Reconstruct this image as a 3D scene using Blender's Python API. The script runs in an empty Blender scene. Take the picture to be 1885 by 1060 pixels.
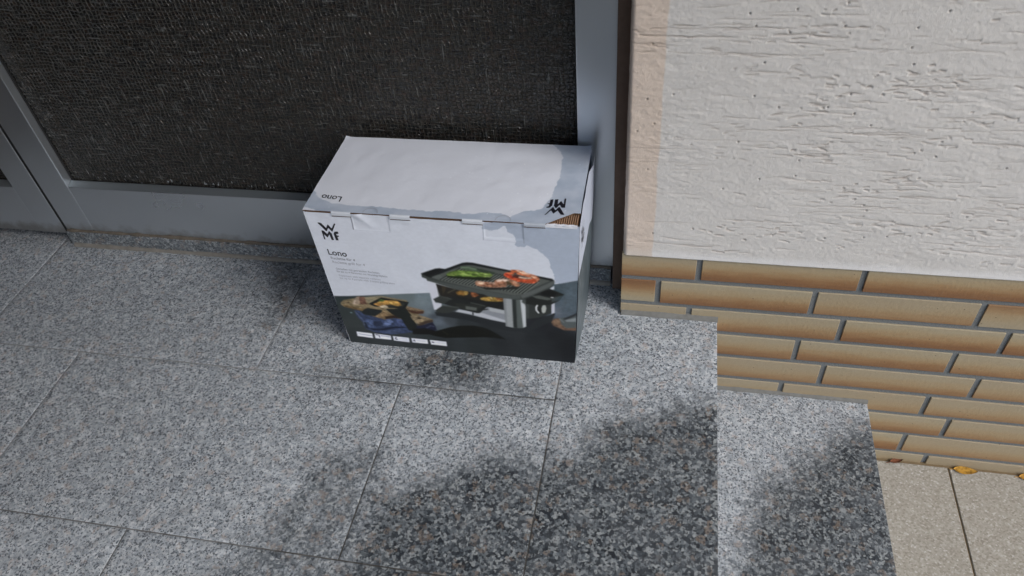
import bpy, bmesh, math, random, json
import numpy as np
from mathutils import Vector, Matrix
random.seed(7); rng=np.random.default_rng(11)
S=bpy.context.scene; COL=S.collection
# ---------------- camera, world, sun, exposure ----------------
cam=bpy.data.cameras.new('camera'); co=bpy.data.objects.new('camera',cam); COL.objects.link(co)
R_=Vector((0.97996367,0.18322046,-0.07811188)); U_=Vector((-0.07422658,0.6998691,0.71040387)); F_=Vector((-0.18482861,0.69037201,-0.69944612))
M=Matrix((R_,U_,-F_)).transposed().to_4x4(); M.translation=Vector((-0.10981799,-0.92896632,0.98151887)); co.matrix_world=M
cam.sensor_width=36; cam.lens=1395.8973*36/1885; cam.clip_start=.01; cam.clip_end=500
cam.dof.use_dof=True; cam.dof.focus_distance=1.25; cam.dof.aperture_fstop=9.0
S.camera=co
W=bpy.data.worlds.new('World'); S.world=W; W.use_nodes=True
nt=W.node_tree; sky=nt.nodes.new('ShaderNodeTexSky'); sky.sky_type='NISHITA'; sky.sun_disc=False
SUN_EL=math.radians(42); SUN_AZ=math.radians(116)   # azimuth from +Y clockwise
sky.sun_elevation=SUN_EL; sky.sun_rotation=SUN_AZ; sky.dust_density=2.0
bg=nt.nodes['Background']; bg.inputs[1].default_value=0.15; nt.links.new(sky.outputs[0],bg.inputs[0])
sun=bpy.data.lights.new('sun','SUN'); sun.energy=1.1; sun.angle=math.radians(22); sun.color=(1,.995,.985)
so=bpy.data.objects.new('sun',sun); COL.objects.link(so)
sd=Vector((math.sin(SUN_AZ)*math.cos(SUN_EL),math.cos(SUN_AZ)*math.cos(SUN_EL),math.sin(SUN_EL)))
so.rotation_euler=sd.to_track_quat('Z','Y').to_euler(); so.location=(2,-4,5)
S.view_settings.view_transform='Standard'; S.view_settings.look='None'; S.view_settings.exposure=0.74; S.view_settings.gamma=1
S.cycles.use_denoising=True
# ---------------- helpers ----------------
def lin(c):
    c=np.asarray(c,float)/255; return np.where(c<=.04045,c/12.92,((c+.055)/1.055)**2.4)
def obj(name,me,mat=None,parent=None,smooth=False):
    if isinstance(me,bmesh.types.BMesh):
        b=me; me=bpy.data.meshes.new(name); b.to_mesh(me); b.free()
    o=bpy.data.objects.new(name,me); COL.objects.link(o)
    if mat: me.materials.append(mat)
    if parent: o.parent=parent
    if smooth: me.polygons.foreach_set('use_smooth',[True]*len(me.polygons))
    return o
def tag(o,label=None,cat=None,group=None,kind=None):
    if label:o['label']=label
    if cat:o['category']=cat
    if group:o['group']=group
    if kind:o['kind']=kind
    return o
def thing(name,label,cat,**k):
    o=bpy.data.objects.new(name,None); COL.objects.link(o); return tag(o,label,cat,**k)
def bx(bm,x0,x1,y0,y1,z0,z1,bev=0,seg=2):
    vs=[bm.verts.new(p) for p in [(x0,y0,z0),(x1,y0,z0),(x1,y1,z0),(x0,y1,z0),(x0,y0,z1),(x1,y0,z1),(x1,y1,z1),(x0,y1,z1)]]
    fs=[bm.faces.new([vs[i] for i in f]) for f in [(3,2,1,0),(4,5,6,7),(0,1,5,4),(1,2,6,5),(2,3,7,6),(3,0,4,7)]]
    if bev:
        es=list({e for f in fs for e in f.edges})
        bmesh.ops.bevel(bm,geom=es,offset=bev,segments=seg,affect='EDGES',profile=.5)
    return bm
def box(name,x0,x1,y0,y1,z0,z1,mat,parent=None,bev=0):
    bm=bmesh.new(); bx(bm,x0,x1,y0,y1,z0,z1,bev); return obj(name,bm,mat,parent)
def prism(bm,poly,ext,fn):
    "poly 2d -> fn(a,b,t) t=0/1"
    n=len(poly); A=[bm.verts.new(fn(a,b,0)) for a,b in poly]; B=[bm.verts.new(fn(a,b,1)) for a,b in poly]
    f1=bm.faces.new(A); f2=bm.faces.new(B[::-1])
    for i in range(n): bm.faces.new([A[(i+1)%n],A[i],B[i],B[(i+1)%n]])
    bmesh.ops.recalc_face_normals(bm,faces=bm.faces)
    bmesh.ops.triangulate(bm,faces=[f1,f2])
def grid_mesh(name,Pt):
    "Pt (m,n,3) array"
    m,n,_=Pt.shape; me=bpy.data.meshes.new(name)
    idx=np.arange(m*n).reshape(m,n); q=np.stack([idx[:-1,:-1],idx[:-1,1:],idx[1:,1:],idx[1:,:-1]],-1).reshape(-1,4)
    me.vertices.add(m*n); me.vertices.foreach_set('co',Pt.reshape(-1).astype(np.float32))
    me.loops.add(q.size); me.loops.foreach_set('vertex_index',q.reshape(-1).astype(np.int32))
    me.polygons.add(len(q)); me.polygons.foreach_set('loop_start',np.arange(0,q.size,4,dtype=np.int32))
    me.polygons.foreach_set('use_smooth',np.ones(len(q),bool)); me.update(calc_edges=True); me.validate(); return me
def fattr(me,name,v):
    a=me.attributes.new(name,'FLOAT','POINT'); a.data.foreach_set('value',np.asarray(v,np.float32).reshape(-1))
def cattr(me,name,v):
    v=np.asarray(v,np.float32).reshape(-1,3); v=np.concatenate([v,np.ones((len(v),1),np.float32)],1)
    a=me.color_attributes.new(name,'FLOAT_COLOR','POINT'); a.data.foreach_set('color',v.reshape(-1))
def sdf(poly,X,Y):
    "signed distance, positive inside"
    P=np.array(poly); d=np.full(X.shape,1e9); ins=np.zeros(X.shape,bool)
    for i in range(len(P)):
        a=P[i]; b=P[(i+1)%len(P)]; ab=b-a; t=np.clip(((X-a[0])*ab[0]+(Y-a[1])*ab[1])/(ab@ab+1e-12),0,1)
        d=np.minimum(d,np.hypot(X-a[0]-t*ab[0],Y-a[1]-t*ab[1]))
        c=((a[1]>Y)!=(b[1]>Y)); ins^=c&(X<(b[0]-a[0])*(Y-a[1])/(b[1]-a[1]+1e-12)+a[0])
    return np.where(ins,d,-d)
def vnoise(X,Y,sx,sy,seed=0,octs=3):
    r=np.random.default_rng(seed); out=0;amp=1;tot=0
    for o in range(octs):
        T=r.random((64,64)); u=X/sx*2**o+17.3*o; v=Y/sy*2**o+9.1*o
        i=np.floor(u).astype(int);j=np.floor(v).astype(int);fu=u-i;fv=v-j;fu=fu*fu*(3-2*fu);fv=fv*fv*(3-2*fv)
        g=lambda a,b:T[a%64,b%64]
        out=out+amp*((g(i,j)*(1-fu)+g(i+1,j)*fu)*(1-fv)+(g(i,j+1)*(1-fu)+g(i+1,j+1)*fu)*fv); tot+=amp; amp*=.5
    return out/tot*2-1
# ---------------- material helpers ----------------
class NT:
    def __init__(s,name):
        s.m=bpy.data.materials.new(name); s.m.use_nodes=True; s.t=s.m.node_tree; s.p=s.t.nodes['Principled BSDF']
    def n(s,t,**k):
        x=s.t.nodes.new(t)
        for a,b in k.items(): setattr(x,a,b)
        return x
    def l(s,a,b): s.t.links.new(a,b)
    def coord(s,scale=(1,1,1)):
        c=s.n('ShaderNodeTexCoord'); m=s.n('ShaderNodeMapping'); m.inputs['Scale'].default_value=scale; s.l(c.outputs['Object'],m.inputs[0]); return m.outputs[0]
    def noise(s,v,scale,detail=3,rough=.55,dist=0):
        x=s.n('ShaderNodeTexNoise'); x.inputs['Scale'].default_value=scale; x.inputs['Detail'].default_value=detail; x.inputs['Roughness'].default_value=rough; x.inputs['Distortion'].default_value=dist
        if v is not None: s.l(v,x.inputs['Vector'])
        return x
    def vor(s,v,scale,feature='F1',rand=1):
        x=s.n('ShaderNodeTexVoronoi',feature=feature); x.inputs['Scale'].default_value=scale; x.inputs['Randomness'].default_value=rand; s.l(v,x.inputs['Vector']); return x
    def ramp(s,f,stops,interp='LINEAR'):
        r=s.n('ShaderNodeValToRGB'); r.color_ramp.interpolation=interp; e=r.color_ramp.elements
        while len(e)>len(stops): e.remove(e[-1])
        while len(e)<len(stops): e.new(.5)
        for i,(p,c) in enumerate(stops):
            e[i].position=p; e[i].color=(*( (c,)*3 if isinstance(c,(int,float)) else c),1)
        s.l(f,r.inputs[0]); return r.outputs[0]
    def math(s,op,a,b=None,clamp=False):
        m=s.n('ShaderNodeMath',operation=op,use_clamp=clamp)
        for i,x in enumerate((a,b)):
            if x is None: continue
            if isinstance(x,(int,float)): m.inputs[i].default_value=x
            else: s.l(x,m.inputs[i])
        return m.outputs[0]
    def mix(s,f,a,b,mode='MIX'):
        m=s.n('ShaderNodeMix',data_type='RGBA',blend_type=mode)
        for i,x in ((0,f),(6,a),(7,b)):
            if isinstance(x,(int,float)): m.inputs[i].default_value=x
            elif isinstance(x,tuple): m.inputs[i].default_value=(*x,1)
            else: s.l(x,m.inputs[i])
        return m.outputs[2]
    def bump(s,h,dist,strength=1,nrm=None):
        b=s.n('ShaderNodeBump'); b.inputs['Distance'].default_value=dist; b.inputs['Strength'].default_value=strength; s.l(h,b.inputs['Height'])
        if nrm: s.l(nrm,b.inputs['Normal'])
        return b.outputs[0]
    def attr(s,name):
        a=s.n('ShaderNodeAttribute',attribute_name=name); return a
    def set(s,**k):
        for a,b in k.items():
            i=s.p.inputs[a.replace('_',' ')]
            if isinstance(b,(int,float)): i.default_value=b
            elif isinstance(b,tuple): i.default_value=(*b,1) if len(b)==3 else b
            else: s.l(b,i)
        return s.m
def flat(name,c,rough=.6,metal=0,var=.12,scale=60,bump=0,spec=.5):
    n=NT(name); v=n.coord(); z=n.noise(v,scale,4)
    c=tuple(float(x) for x in c)
    col=n.mix(z.outputs[0],tuple(x*(1-var) for x in c),tuple(min(1,x*(1+var)) for x in c))
    n.set(Base_Color=col,Roughness=rough,Metallic=metal,Specular_IOR_Level=spec)
    if bump: n.set(Normal=n.bump(z.outputs[0],bump))
    return n.m
# granite: dry / wet by attribute
def granite(name,wet_attr,warm=0.0,extra_wet=0.0,scale=1.0):
    n=NT(name); v=n.coord()
    dist=n.noise(v,420*scale,2); vv=n.mix(.0025,v,dist.outputs[1],'ADD')
    c1=n.vor(vv,262*scale).outputs[1]; c2=n.vor(vv,430*scale).outputs[1]; c3=n.vor(vv,95*scale).outputs[1]
    sep=lambda c:(lambda x:(n.l(c,x.inputs[0]),x.outputs)[1])(n.n('ShaderNodeSeparateColor'))
    s1,s2,s3=sep(c1),sep(c2),sep(c3)
    big=n.noise(v,28,3).outputs[0]
    # wet base: strong mineral contrast
    wetc=n.ramp(s1[0],[(0,(.018,.023,.030)),(.27,(.030,.038,.047)),(.38,(.088,.104,.118)),(.62,(.142,.160,.172)),(.8,(.25,.272,.280)),(1,(.35,.368,.365))])
    wetc=n.mix(n.math('MULTIPLY',n.ramp(s3[0],[(0,0.),(.84,0.),(.88,1.)]),n.ramp(s1[1],[(.3,0.),(.5,.65)])),wetc,(.22,.165,.125))
    wetc=n.mix(n.ramp(s2[0],[(.0,.75),(.22,.6),(.27,0.)]),wetc,(.016,.019,.024))
    # dry: lighter, softer, fine dark flecks
    dryc=n.ramp(s1[0],[(0,(.29,.325,.355)),(.2,(.40,.435,.465)),(.5,(.475,.51,.54)),(.8,(.56,.59,.615)),(1,(.67,.685,.70))])
    fl=n.noise(n.mix(.004,v,dist.outputs[1],'ADD'),310*scale,3,.68).outputs[0]
    dryc=n.mix(n.math('MULTIPLY',n.ramp(fl,[(.0,1.),(.40,1.),(.45,0.)]),.9),dryc,(.06,.075,.095))
    dryc=n.mix(n.math('MULTIPLY',n.ramp(s2[1],[(0,1.),(.09,1.),(.12,0.)]),.85),dryc,(.055,.065,.08))
    dryc=n.mix(n.math('MULTIPLY',n.ramp(s3[0],[(0,0.),(.86,0.),(.90,1.)]),n.ramp(s1[1],[(.3,0.),(.6,.5)])),dryc,(.52,.44,.39))
    a=n.attr(wet_attr).outputs['Fac'] if wet_attr else None
    z1=n.noise(v,34,4,.6).outputs[0]; z2=n.noise(v,230,2,.5).outputs[0]
    if a is not None:
        w=n.math('ADD',a,n.math('MULTIPLY',n.math('SUBTRACT',z1,.5),.10))
        w=n.math('ADD',w,n.math('MULTIPLY',n.math('SUBTRACT',z2,.5),.05))
        w=n.ramp(n.math('ADD',n.math('MULTIPLY',w,17.),.5),[(0,0.),(1,1.)])
    else: w=extra_wet
    col=n.mix(w,dryc,wetc)
    mid=n.noise(v,75,3,.6).outputs[0]; col=n.mix(1.,col,n.ramp(mid,[(.3,.72),(.5,.98),(.72,1.14)]),'MULTIPLY'); tn=n.attr('tone').outputs['Fac'] if wet_attr else None
    if tn is not None: col=n.mix(1.,col,n.math('ADD',tn,1.),'MULTIPLY')
    # faint large-scale staining
    col=n.mix(n.math('MULTIPLY',n.ramp(big,[(.35,1.),(.6,0.)]),.22),col,(.20,.215,.23),'MIX')
    if warm: col=n.mix(warm,col,(.42,.40,.34),'MULTIPLY')
    col=n.mix(1.,col,(.855,.87,.885),'MULTIPLY')
    n.set(Base_Color=col,Roughness=n.mix(w,(.62,.62,.62),(.42,.42,.42)),Specular_IOR_Level=.4,Normal=n.bump(n.math('ADD',fl,n.math('MULTIPLY',s1[0],.6)),.0006,.7))
    return n.m
G_land=granite('granite_landing','wet'); G_thr=granite('granite_threshold',None,extra_wet=.72,scale=1.15)
# ---------------- stairs ----------------
st=thing('entrance_stairs','speckled grey granite landing and steps with damp dark patches in front of the door','stairs')
grout=flat('grout',(.085,.08,.072),.9,0,.5,40,.001)
WET_LAND=[[[-0.539,-0.57],[-0.523,-0.529],[-0.497,-0.477],[-0.493,-0.403],[-0.442,-0.378],[-0.39,-0.349],[-0.339,-0.314],[-0.298,-0.306],[-0.262,-0.322],[-0.25,-0.295],[-0.208,-0.296],[-0.189,-0.252],[-0.158,-0.219],[-0.108,-0.216],[-0.076,-0.186],[-0.035,-0.178],[0.015,-0.179],[0.05,-0.3],[0.05,-1.6],[-0.9,-1.6]],[[-0.55,-0.2],[-0.534,-0.181],[-0.531,-0.151],[-0.513,-0.111],[-0.383,-0.102],[-0.347,-0.164],[-0.365,-0.191],[-0.398,-0.207],[-0.463,-0.204]],[[-0.664,-0.194],[-0.613,-0.185],[-0.555,-0.182],[-0.511,-0.184],[-0.507,-0.214],[-0.555,-0.213],[-0.604,-0.21],[-0.646,-0.203]]]; WET_PART=[[[-0.69,-0.193],[-0.612,-0.189],[-0.521,-0.185],[-0.402,-0.189],[-0.283,-0.194],[-0.281,-0.203],[-0.399,-0.2],[-0.516,-0.201],[-0.606,-0.204],[-0.647,-0.201]],[[-0.673,-0.59],[-0.639,-0.506],[-0.601,-0.414],[-0.597,-0.356],[-0.515,-0.335],[-0.445,-0.478],[-0.48,-0.561]],[[-0.574,-0.521],[-0.299,-0.504],[-0.286,-0.567],[-0.568,-0.61]],[[-0.87,0.08],[-0.785,0.073],[-0.749,-0.044],[-0.789,-0.104]]]; WET_TREAD=[[[0.042,-0.401],[0.052,-0.311],[0.069,-0.251],[0.09,-0.197],[0.141,-0.16],[0.175,-0.12],[0.215,-0.081],[0.302,-0.035],[0.5,-0.3],[0.5,-1.6],[-0.05,-1.6]]]
def wetv(X,Y,polys,part=()):
    d=np.full(X.shape,-1.0)
    for p in polys: d=np.maximum(d,sdf(p,X,Y)-.004)
    for p in part: d=np.maximum(d,np.minimum(sdf(p,X,Y)*.8-.008,.004))
    return np.clip(d,-.09,.09)
def slab_set(name,rects,z,th,polys,part,parent,mat,step=.008,gap=.0011):
    parts=[];
    V=[];Q=[];A=[];TN=[];off=0;rt=np.random.default_rng(2)
    for x0,x1,y0,y1 in rects:
        x0+=gap;x1-=gap;y0+=gap;y1-=gap
        nx=max(2,int((x1-x0)/step));ny=max(2,int((y1-y0)/step))
        xs=np.concatenate([[x0,x0],np.linspace(x0+.0005,x1-.0005,nx),[x1,x1]]); ys=np.concatenate([[y0,y0],np.linspace(y0+.0005,y1-.0005,ny),[y1,y1]])
        X,Y=np.meshgrid(xs,ys,indexing='ij'); Z=np.full(X.shape,float(z))
        Z[[1,-2],:]=z-.0002; Z[:,[1,-2]]=z-.0002
        Z[[0,-1],:]=z-th; Z[:,[0,-1]]=z-th
        a=wetv(X,Y,polys,part); m,n=X.shape; TN.append(np.full(m*n,rt.uniform(-.09,.05))); Z+=rt.uniform(-.00012,.00012); idx=np.arange(m*n).reshape(m,n)+off
        q=np.stack([idx[:-1,:-1],idx[1:,:-1],idx[1:,1:],idx[:-1,1:]],-1).reshape(-1,4)
        V.append(np.stack([X,Y,Z],-1).reshape(-1,3));A.append(a.reshape(-1));Q.append(q);off+=m*n
    V=np.concatenate(V);A=np.concatenate(A);Q=np.concatenate(Q)
    me=bpy.data.meshes.new(name); me.vertices.add(len(V)); me.vertices.foreach_set('co',V.reshape(-1).astype(np.float32))
    me.loops.add(Q.size); me.loops.foreach_set('vertex_index',Q.reshape(-1).astype(np.int32)); me.polygons.add(len(Q)); me.polygons.foreach_set('loop_start',np.arange(0,Q.size,4,dtype=np.int32)); me.update(calc_edges=True)
    fattr(me,'wet',A); fattr(me,'tone',np.concatenate(TN)); return obj(name,me,mat,parent)
rects=[]
xe=-.2535; H1=-.204; H2=-.5125
rects.append((xe,0,-.83,.14)); rects.append((xe,0,-1.45,-.83))
for a,b in [(-.775,xe),(-1.345,-.775),(-1.91,-1.345),(-2.48,-1.91)]: rects.append((a,b,H1,.14))
for a,b in [(-.511,xe),(-1.122,-.511),(-1.73,-1.122),(-2.48,-1.73)]: rects.append((a,b,H2,H1))
for a,b in [(-.84,xe),(-1.42,-.84),(-2.0,-1.42),(-2.48,-2.0)]: rects.append((a,b,-.83,H2))
for a,b in [(-.55,xe),(-1.15,-.55),(-1.75,-1.15),(-2.48,-1.75)]: rects.append((a,b,-1.45,-.83))
slab_set('landing_slabs',rects,0,.03,WET_LAND,WET_PART,st,G_land)
slab_set('tread_slabs',[(-.03,.2853,-.9,-.0005),(-.03,.2853,-1.75,-.9)],-.185,.03,WET_TREAD,[],st,G_land)
gx,gy=np.meshgrid(np.linspace(-2.478,-.002,500),np.linspace(-1.448,.138,320),indexing='ij')
age=np.clip((-.42-gy)/.1,0,1)*np.clip(.75+.5*vnoise(gx,gy,.3,.3,91),0,1); wv=np.clip(wetv(gx,gy,WET_LAND,WET_PART)/.03+.8,0,1); age=np.maximum(np.maximum(np.maximum(age,wv),.35),np.clip((gx+.66)/.1,0,1)*np.clip((-.17-gy)/.02,0,1)*(.8+.25*vnoise(gx,gy,.08,.08,95))); age=np.maximum(age,np.clip(1-np.abs(gx+.40)/.25,0,1)*np.clip(1-np.abs(gy+.2)/.08,0,1)*.8)
me=grid_mesh('joint_grout',np.stack([gx,gy,0*gx-.00045],-1)[:,::1]); me.flip_normals(); fattr(me,'age',age)
GR=NT('grout_aged'); zv=GR.coord(); z_=GR.noise(zv,60,4,.6).outputs[0]
GR.set(Base_Color=GR.mix(GR.math('ADD',GR.attr('age').outputs['Fac'],GR.math('MULTIPLY',GR.math('SUBTRACT',z_,.5),.9),True),(.33,.34,.345),(.045,.043,.04)),Roughness=.9); obj('joint_grout',me,GR.m,st)
gm=bmesh.new(); bx(gm,-2.478,-.002,-1.448,.138,-.2,-.0045); obj('landing_core',gm,grout,st)
rm=bmesh.new(); bx(rm,-2.45,-.012,-1.42,-.0012,-.3,-.0305); bx(rm,-2.5,.27,-1.72,-.0014,-.48,-.2155)
obj('riser',rm,G_land,st)
# ---------------- house wall ----------------
hw=thing('house_wall','cream house wall with scratched render above glazed tan brick plinth, right of the door','wall')
core=flat('render_core',(.5,.48,.45),.9)
cm=bmesh.new(); bx(cm,-.1635,4.0,.0075,.35,-.6,3.0); obj('wall_core',cm,core,hw)
# bricks
def brickmat():
    n=NT('glazed_brick'); a=n.attr('bt').outputs['Fac']; r=n.attr('br').outputs['Fac']; v=n.coord((6,6,30))
    z=n.noise(v,3,3,.6).outputs[0]; v2=n.coord(); z2=n.noise(v2,160,4,.65).outputs[0]; z3=n.noise(n.coord((9,9,9)),1.6,2).outputs[0]
    t=n.math('ADD',a,n.math('MULTIPLY',n.math('SUBTRACT',z,.5),.38)); t=n.math('ADD',t,n.math('MULTIPLY',n.math('SUBTRACT',r,.5),.30))
    col=n.ramp(t,[(0,(.225,.115,.058)),(.13,(.275,.15,.072)),(.32,(.345,.225,.12)),(.52,(.39,.305,.19)),(.75,(.385,.335,.24)),(1,(.375,.34,.26))])
    col=n.mix(n.math('MULTIPLY',n.ramp(z2,[(.5,0.),(.72,1.)]),.22),col,(.22,.18,.125))
    col=n.mix(n.ramp(n.noise(v2,520,2).outputs[0],[(.70,0.),(.75,.6)]),col,(.16,.12,.08))
    col=n.mix(n.ramp(r,[(0,0.),(1,.4)]),col,(.34,.25,.155))
    pit=n.vor(n.coord(),48).outputs[0]; col=n.mix(n.ramp(pit,[(.035,.8),(.06,0.)]),col,(.10,.075,.05))
    col=n.mix(1.,col,(.90,.875,.825),'MULTIPLY')
    n.set(Base_Color=col,Roughness=.5,Specular_IOR_Level=.28,Normal=n.bump(n.math('ADD',z2,n.math('MULTIPLY',z,.5)),.0012,.6)); return n.m
BM=brickmat(); mort=flat('mortar',(.15,.16,.162),.92,0,.35,350,.0009)
ph={1:.208,2:.145,3:.2,4:.139,5:.193,6:.131,7:.1825,8:.124,9:.177,10:.13,11:.2}
def flamed(cuts):
    bm=bmesh.new(); la=bm.verts.layers.float.new('bt'); lb=bm.verts.layers.float.new('br')
    for j,p0 in ph.items():
        zc=.0867+(1.5-j)*.0595; z0=zc-.0248; z1=zc+.0248
        if j==1: z1=.1412
        x=p0-.25*8
        while x<3.8:
            a=max(x+.0046,-.1668); b=x+.25-.0046
            if b-a>.02 and b>-.16:
                r=random.random(); n0=len(bm.verts); dz=random.uniform(-.0006,.0006); dy=random.uniform(-.0005,.0005)
                bx(bm,a,b,dy,.006,z0+dz,z1+(0 if j==1 else dz),.0009,2); bm.verts.ensure_lookup_table()
                flip=(j==2 and (b<-.1 or .63<b<.65)) or (j>1 and random.random()<.04 and a>.6)
                for v in bm.verts[n0:]:
                    t=(v.co.z-z0)/(z1-z0); v[la]=1-t if flip else t; v[lb]=r
            x+=.25
    return bm
bo=obj('brick_cladding',flamed(0),BM,hw)
# cut bricks at each side: hidden behind steps, the stair sits against the wall face
mm=bmesh.new(); bx(mm,-.1662,3.9,.0026,.0074,-.62,.1405); obj('mortar_bed',mm,mort,hw)
# mortar fillet along landing and tread
fil=flat('fillet_mortar',(.15,.15,.14),.9,0,.3,120,.001)
def fillet(name,x0,x1,z,dz,dy,parent):
    xs=np.linspace(x0,x1,int((x1-x0)/.004)+2); nz=vnoise(xs,xs*0,.03,.03,5)
    rows=[]
    for k,(ay,az) in enumerate([(0,0),(-.6,0.3),(-.9,.05)]): pass
    prof=[(.0,1.0),(-.35,.75),(-.8,.25),(-1.0,-.05)]
    P=np.zeros((len(xs),4,3))
    for k,(py,pz) in enumerate(prof):
        P[:,k,0]=xs; P[:,k,1]=py*dy*(1+.25*nz)+.0022*(k==0); P[:,k,2]=z+pz*dz*(1+.2*nz)
    return obj(name,grid_mesh(name,P[:,::-1]),fil,parent)
fillet('mortar_fillet',-.165,0,0.0,.0085,.006,hw); fillet('mortar_fillet',.0,.2853,-.185,.007,.005,hw)
# stucco relief
def stucco():
    st_=.00115; xs=np.arange(-.1655,.92,st_); zs=np.arange(.1385,.93,st_)
    X,Z=np.meshgrid(xs,zs,indexing='ij'); H=np.zeros(X.shape); Gv=np.zeros(X.shape)
    rough=np.clip(vnoise(X,Z,.11,.055,3,3)*1.8+.15,0,1)
    H+=.0007*vnoise(X,Z,.05,.02,1,4)+rough*.0008*vnoise(X,Z,.013,.0042,2,4)+.00025*vnoise(X,Z,.004,.003,9,2)
    r=np.random.default_rng(5)
    dens=vnoise(X,Z,.16,.09,33,2)
    def groove(x,z,L,dep,w,slope,jump):
        q=dens[min(max(int((x-xs[0])/st_),0),len(xs)-1),min(max(int((z-zs[0])/st_),0),len(zs)-1)]
        if r.random()>np.clip(.62+q*1.3,.28,1): return
        dep*=np.clip(.9+q*.7,.5,1.4)
        n=int(L/(st_*.7)); wob=np.cumsum(r.normal(0,.00016,n)); sl=slope*np.arange(n)*st_*.7
        px=x+np.arange(n)*st_*.7; pz=z+wob+sl
        for k in range(r.poisson(L*jump)):
            c=r.integers(0,n); pz[c:]+=r.normal(0,.0035)
        env=np.sin(np.pi*np.clip(np.arange(n)/n,0,1))**.35*(.6+.4*np.sin(np.arange(n)*.05+r.random()*6)**2)
        ii=np.round((px-xs[0])/st_).astype(int); ok=(ii>1)&(ii<len(xs)-1)
        for dzk in range(-3,4):
            jj=np.round((pz-zs[0])/st_).astype(int)+dzk; o2=ok&(jj>=0)&(jj<len(zs))
            dd=(zs[np.clip(jj,0,len(zs)-1)]-pz)/w; g=np.exp(-dd**2)*env
            i_=ii[o2];j_=jj[o2]; H[i_,j_]=np.minimum(H[i_,j_],H[i_,j_]*.5-dep*g[o2]); Gv[i_,j_]=np.maximum(Gv[i_,j_],g[o2]*min(1,dep/.0012))
            # raised lip under the groove
            jl=jj-3; o3=o2&(jl>=0); H[ii[o3],jl[o3]]+=dep*.12*g[o3]
    for k in range(1000):
        x=r.uniform(-.2,.9);z=r.uniform(.165,.93)
        groove(x,z,r.uniform(.012,.06),r.uniform(.0004,.0011),r.uniform(.0007,.0011),r.normal(-.01,.03),12)
    for k in range(330):
        x=r.uniform(-.25,.85);z=r.uniform(.165,.93)
        groove(x,z,r.uniform(.06,.17),r.uniform(.0005,.0014),r.uniform(.0008,.0014),r.normal(-.015,.04),30)
    # clusters of short scratches
    for c in range(230):
        cx,cz=r.uniform(-.05,.9),r.uniform(.17,.92)
        for k in range(r.integers(5,14)): groove(cx+r.normal(0,.025),cz+r.normal(0,.008),r.uniform(.004,.02),r.uniform(.0006,.0016),r.uniform(.0009,.0016),r.normal(0,.15),20)
    for k in range(160):   # pits
        i=r.integers(5,len(xs)-5);j=r.integers(40,len(zs)-5); H[i:i+2,j:j+2]-=.0018; Gv[i:i+2,j:j+2]=.9
    band=np.clip((Z-.1385)/.022+.35*vnoise(X,Z*0,.06,1,4),0,1)  # smooth band at the foot
    H*=.25+.75*band; Gv*=band
    wob=vnoise(X,Z,.03,.02,21,2)
    edge=np.clip((X+.1655)/.007,0,1)
    Yv=-.0030-H+ (1-np.sqrt(np.clip(1-(1-edge)**2,0,1)))*.010
    Xv=X.copy(); Xv[0,:]+=.0008*vnoise(Z[0],Z[0],.02,1,8); 
    Zv=Z.copy(); Zv[:,0]+=.0012*vnoise(X[:,0],X[:,0],.012,1,14); Yv[:,0]+=.002
    me=grid_mesh('render_coat',np.stack([Xv,Yv,Zv],-1)); fattr(me,'groove',Gv); return me
def stuccomat():
    n=NT('scratched_render'); v=n.coord(); g=n.attr('groove').outputs['Fac']; s=n.n('ShaderNodeSeparateXYZ'); n.l(v,s.inputs[0])
    z=n.noise(v,900,3,.6).outputs[0]; b=n.noise(v,9,3).outputs[0]; w=n.noise(n.coord((1,1,.6)),40,2).outputs[0]
    base=n.mix(b,(.565,.545,.52),(.63,.612,.585))
    edge=n.math('ADD',s.outputs[0],n.math('MULTIPLY',n.math('SUBTRACT',w,.5),.007))
    # band of beige paint at the corner, white above bricks
    f=n.ramp(n.math('ADD',n.math('MULTIPLY',n.math('ADD',edge,.1185),400.),.5),[(0,1.),(1,0.)])
    beige=n.mix(b,(.58,.49,.415),(.64,.545,.47))
    foot=n.ramp(n.math('ADD',n.math('MULTIPLY',n.math('SUBTRACT',n.math('ADD',s.outputs[2],n.math('MULTIPLY',w,.012)),.158),90.),.5),[(0,1.),(1,0.)])
    beige=n.mix(n.math('MULTIPLY',foot,.6),beige,(.66,.60,.54)); base=n.mix(n.math('MULTIPLY',foot,.7),base,(.74,.73,.72))
    col=n.mix(f,base,beige)
    col=n.mix(n.math('MULTIPLY',g,.62),col,(.25,.19,.15))
    col=n.mix(n.math('MULTIPLY',n.ramp(z,[(.55,0.),(.75,1.)]),.12),col,(.3,.27,.24))
    n.set(Base_Color=col,Roughness=.88,Specular_IOR_Level=.2,Normal=n.bump(z,.0007,.8)); return n.m
SM=stuccomat()
obj('render_coat',stucco(),SM,hw)
um=bmesh.new(); bx(um,.9195,4.0,-.003,.0074,.1385,3.0); bx(um,-.163,.9185,-.003,.0074,.929,3.0); obj('upper_render',um,SM,hw)
BR=flat('brown_reveal',(.15,.10,.074),.85,0,.25,90,.001)
rv=bmesh.new(); bx(rv,-.186,-.1638,.058,.14,0.0005,2.2); obj('reveal_infill',rv,BR,hw)
rv=bmesh.new(); bx(rv,-.1648,-.1637,.0085,.0575,.1385,2.2); obj('reveal_face',rv,BR,hw)
# wall over and left of the door
bx_=bmesh.new(); bx(bx_,-3.6,-.164,.05,.35,2.2,3.0); bx(bx_,-3.6,-2.5,-.0,.35,-.6,2.2); obj('lintel_wall',bx_,SM,hw)
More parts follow.
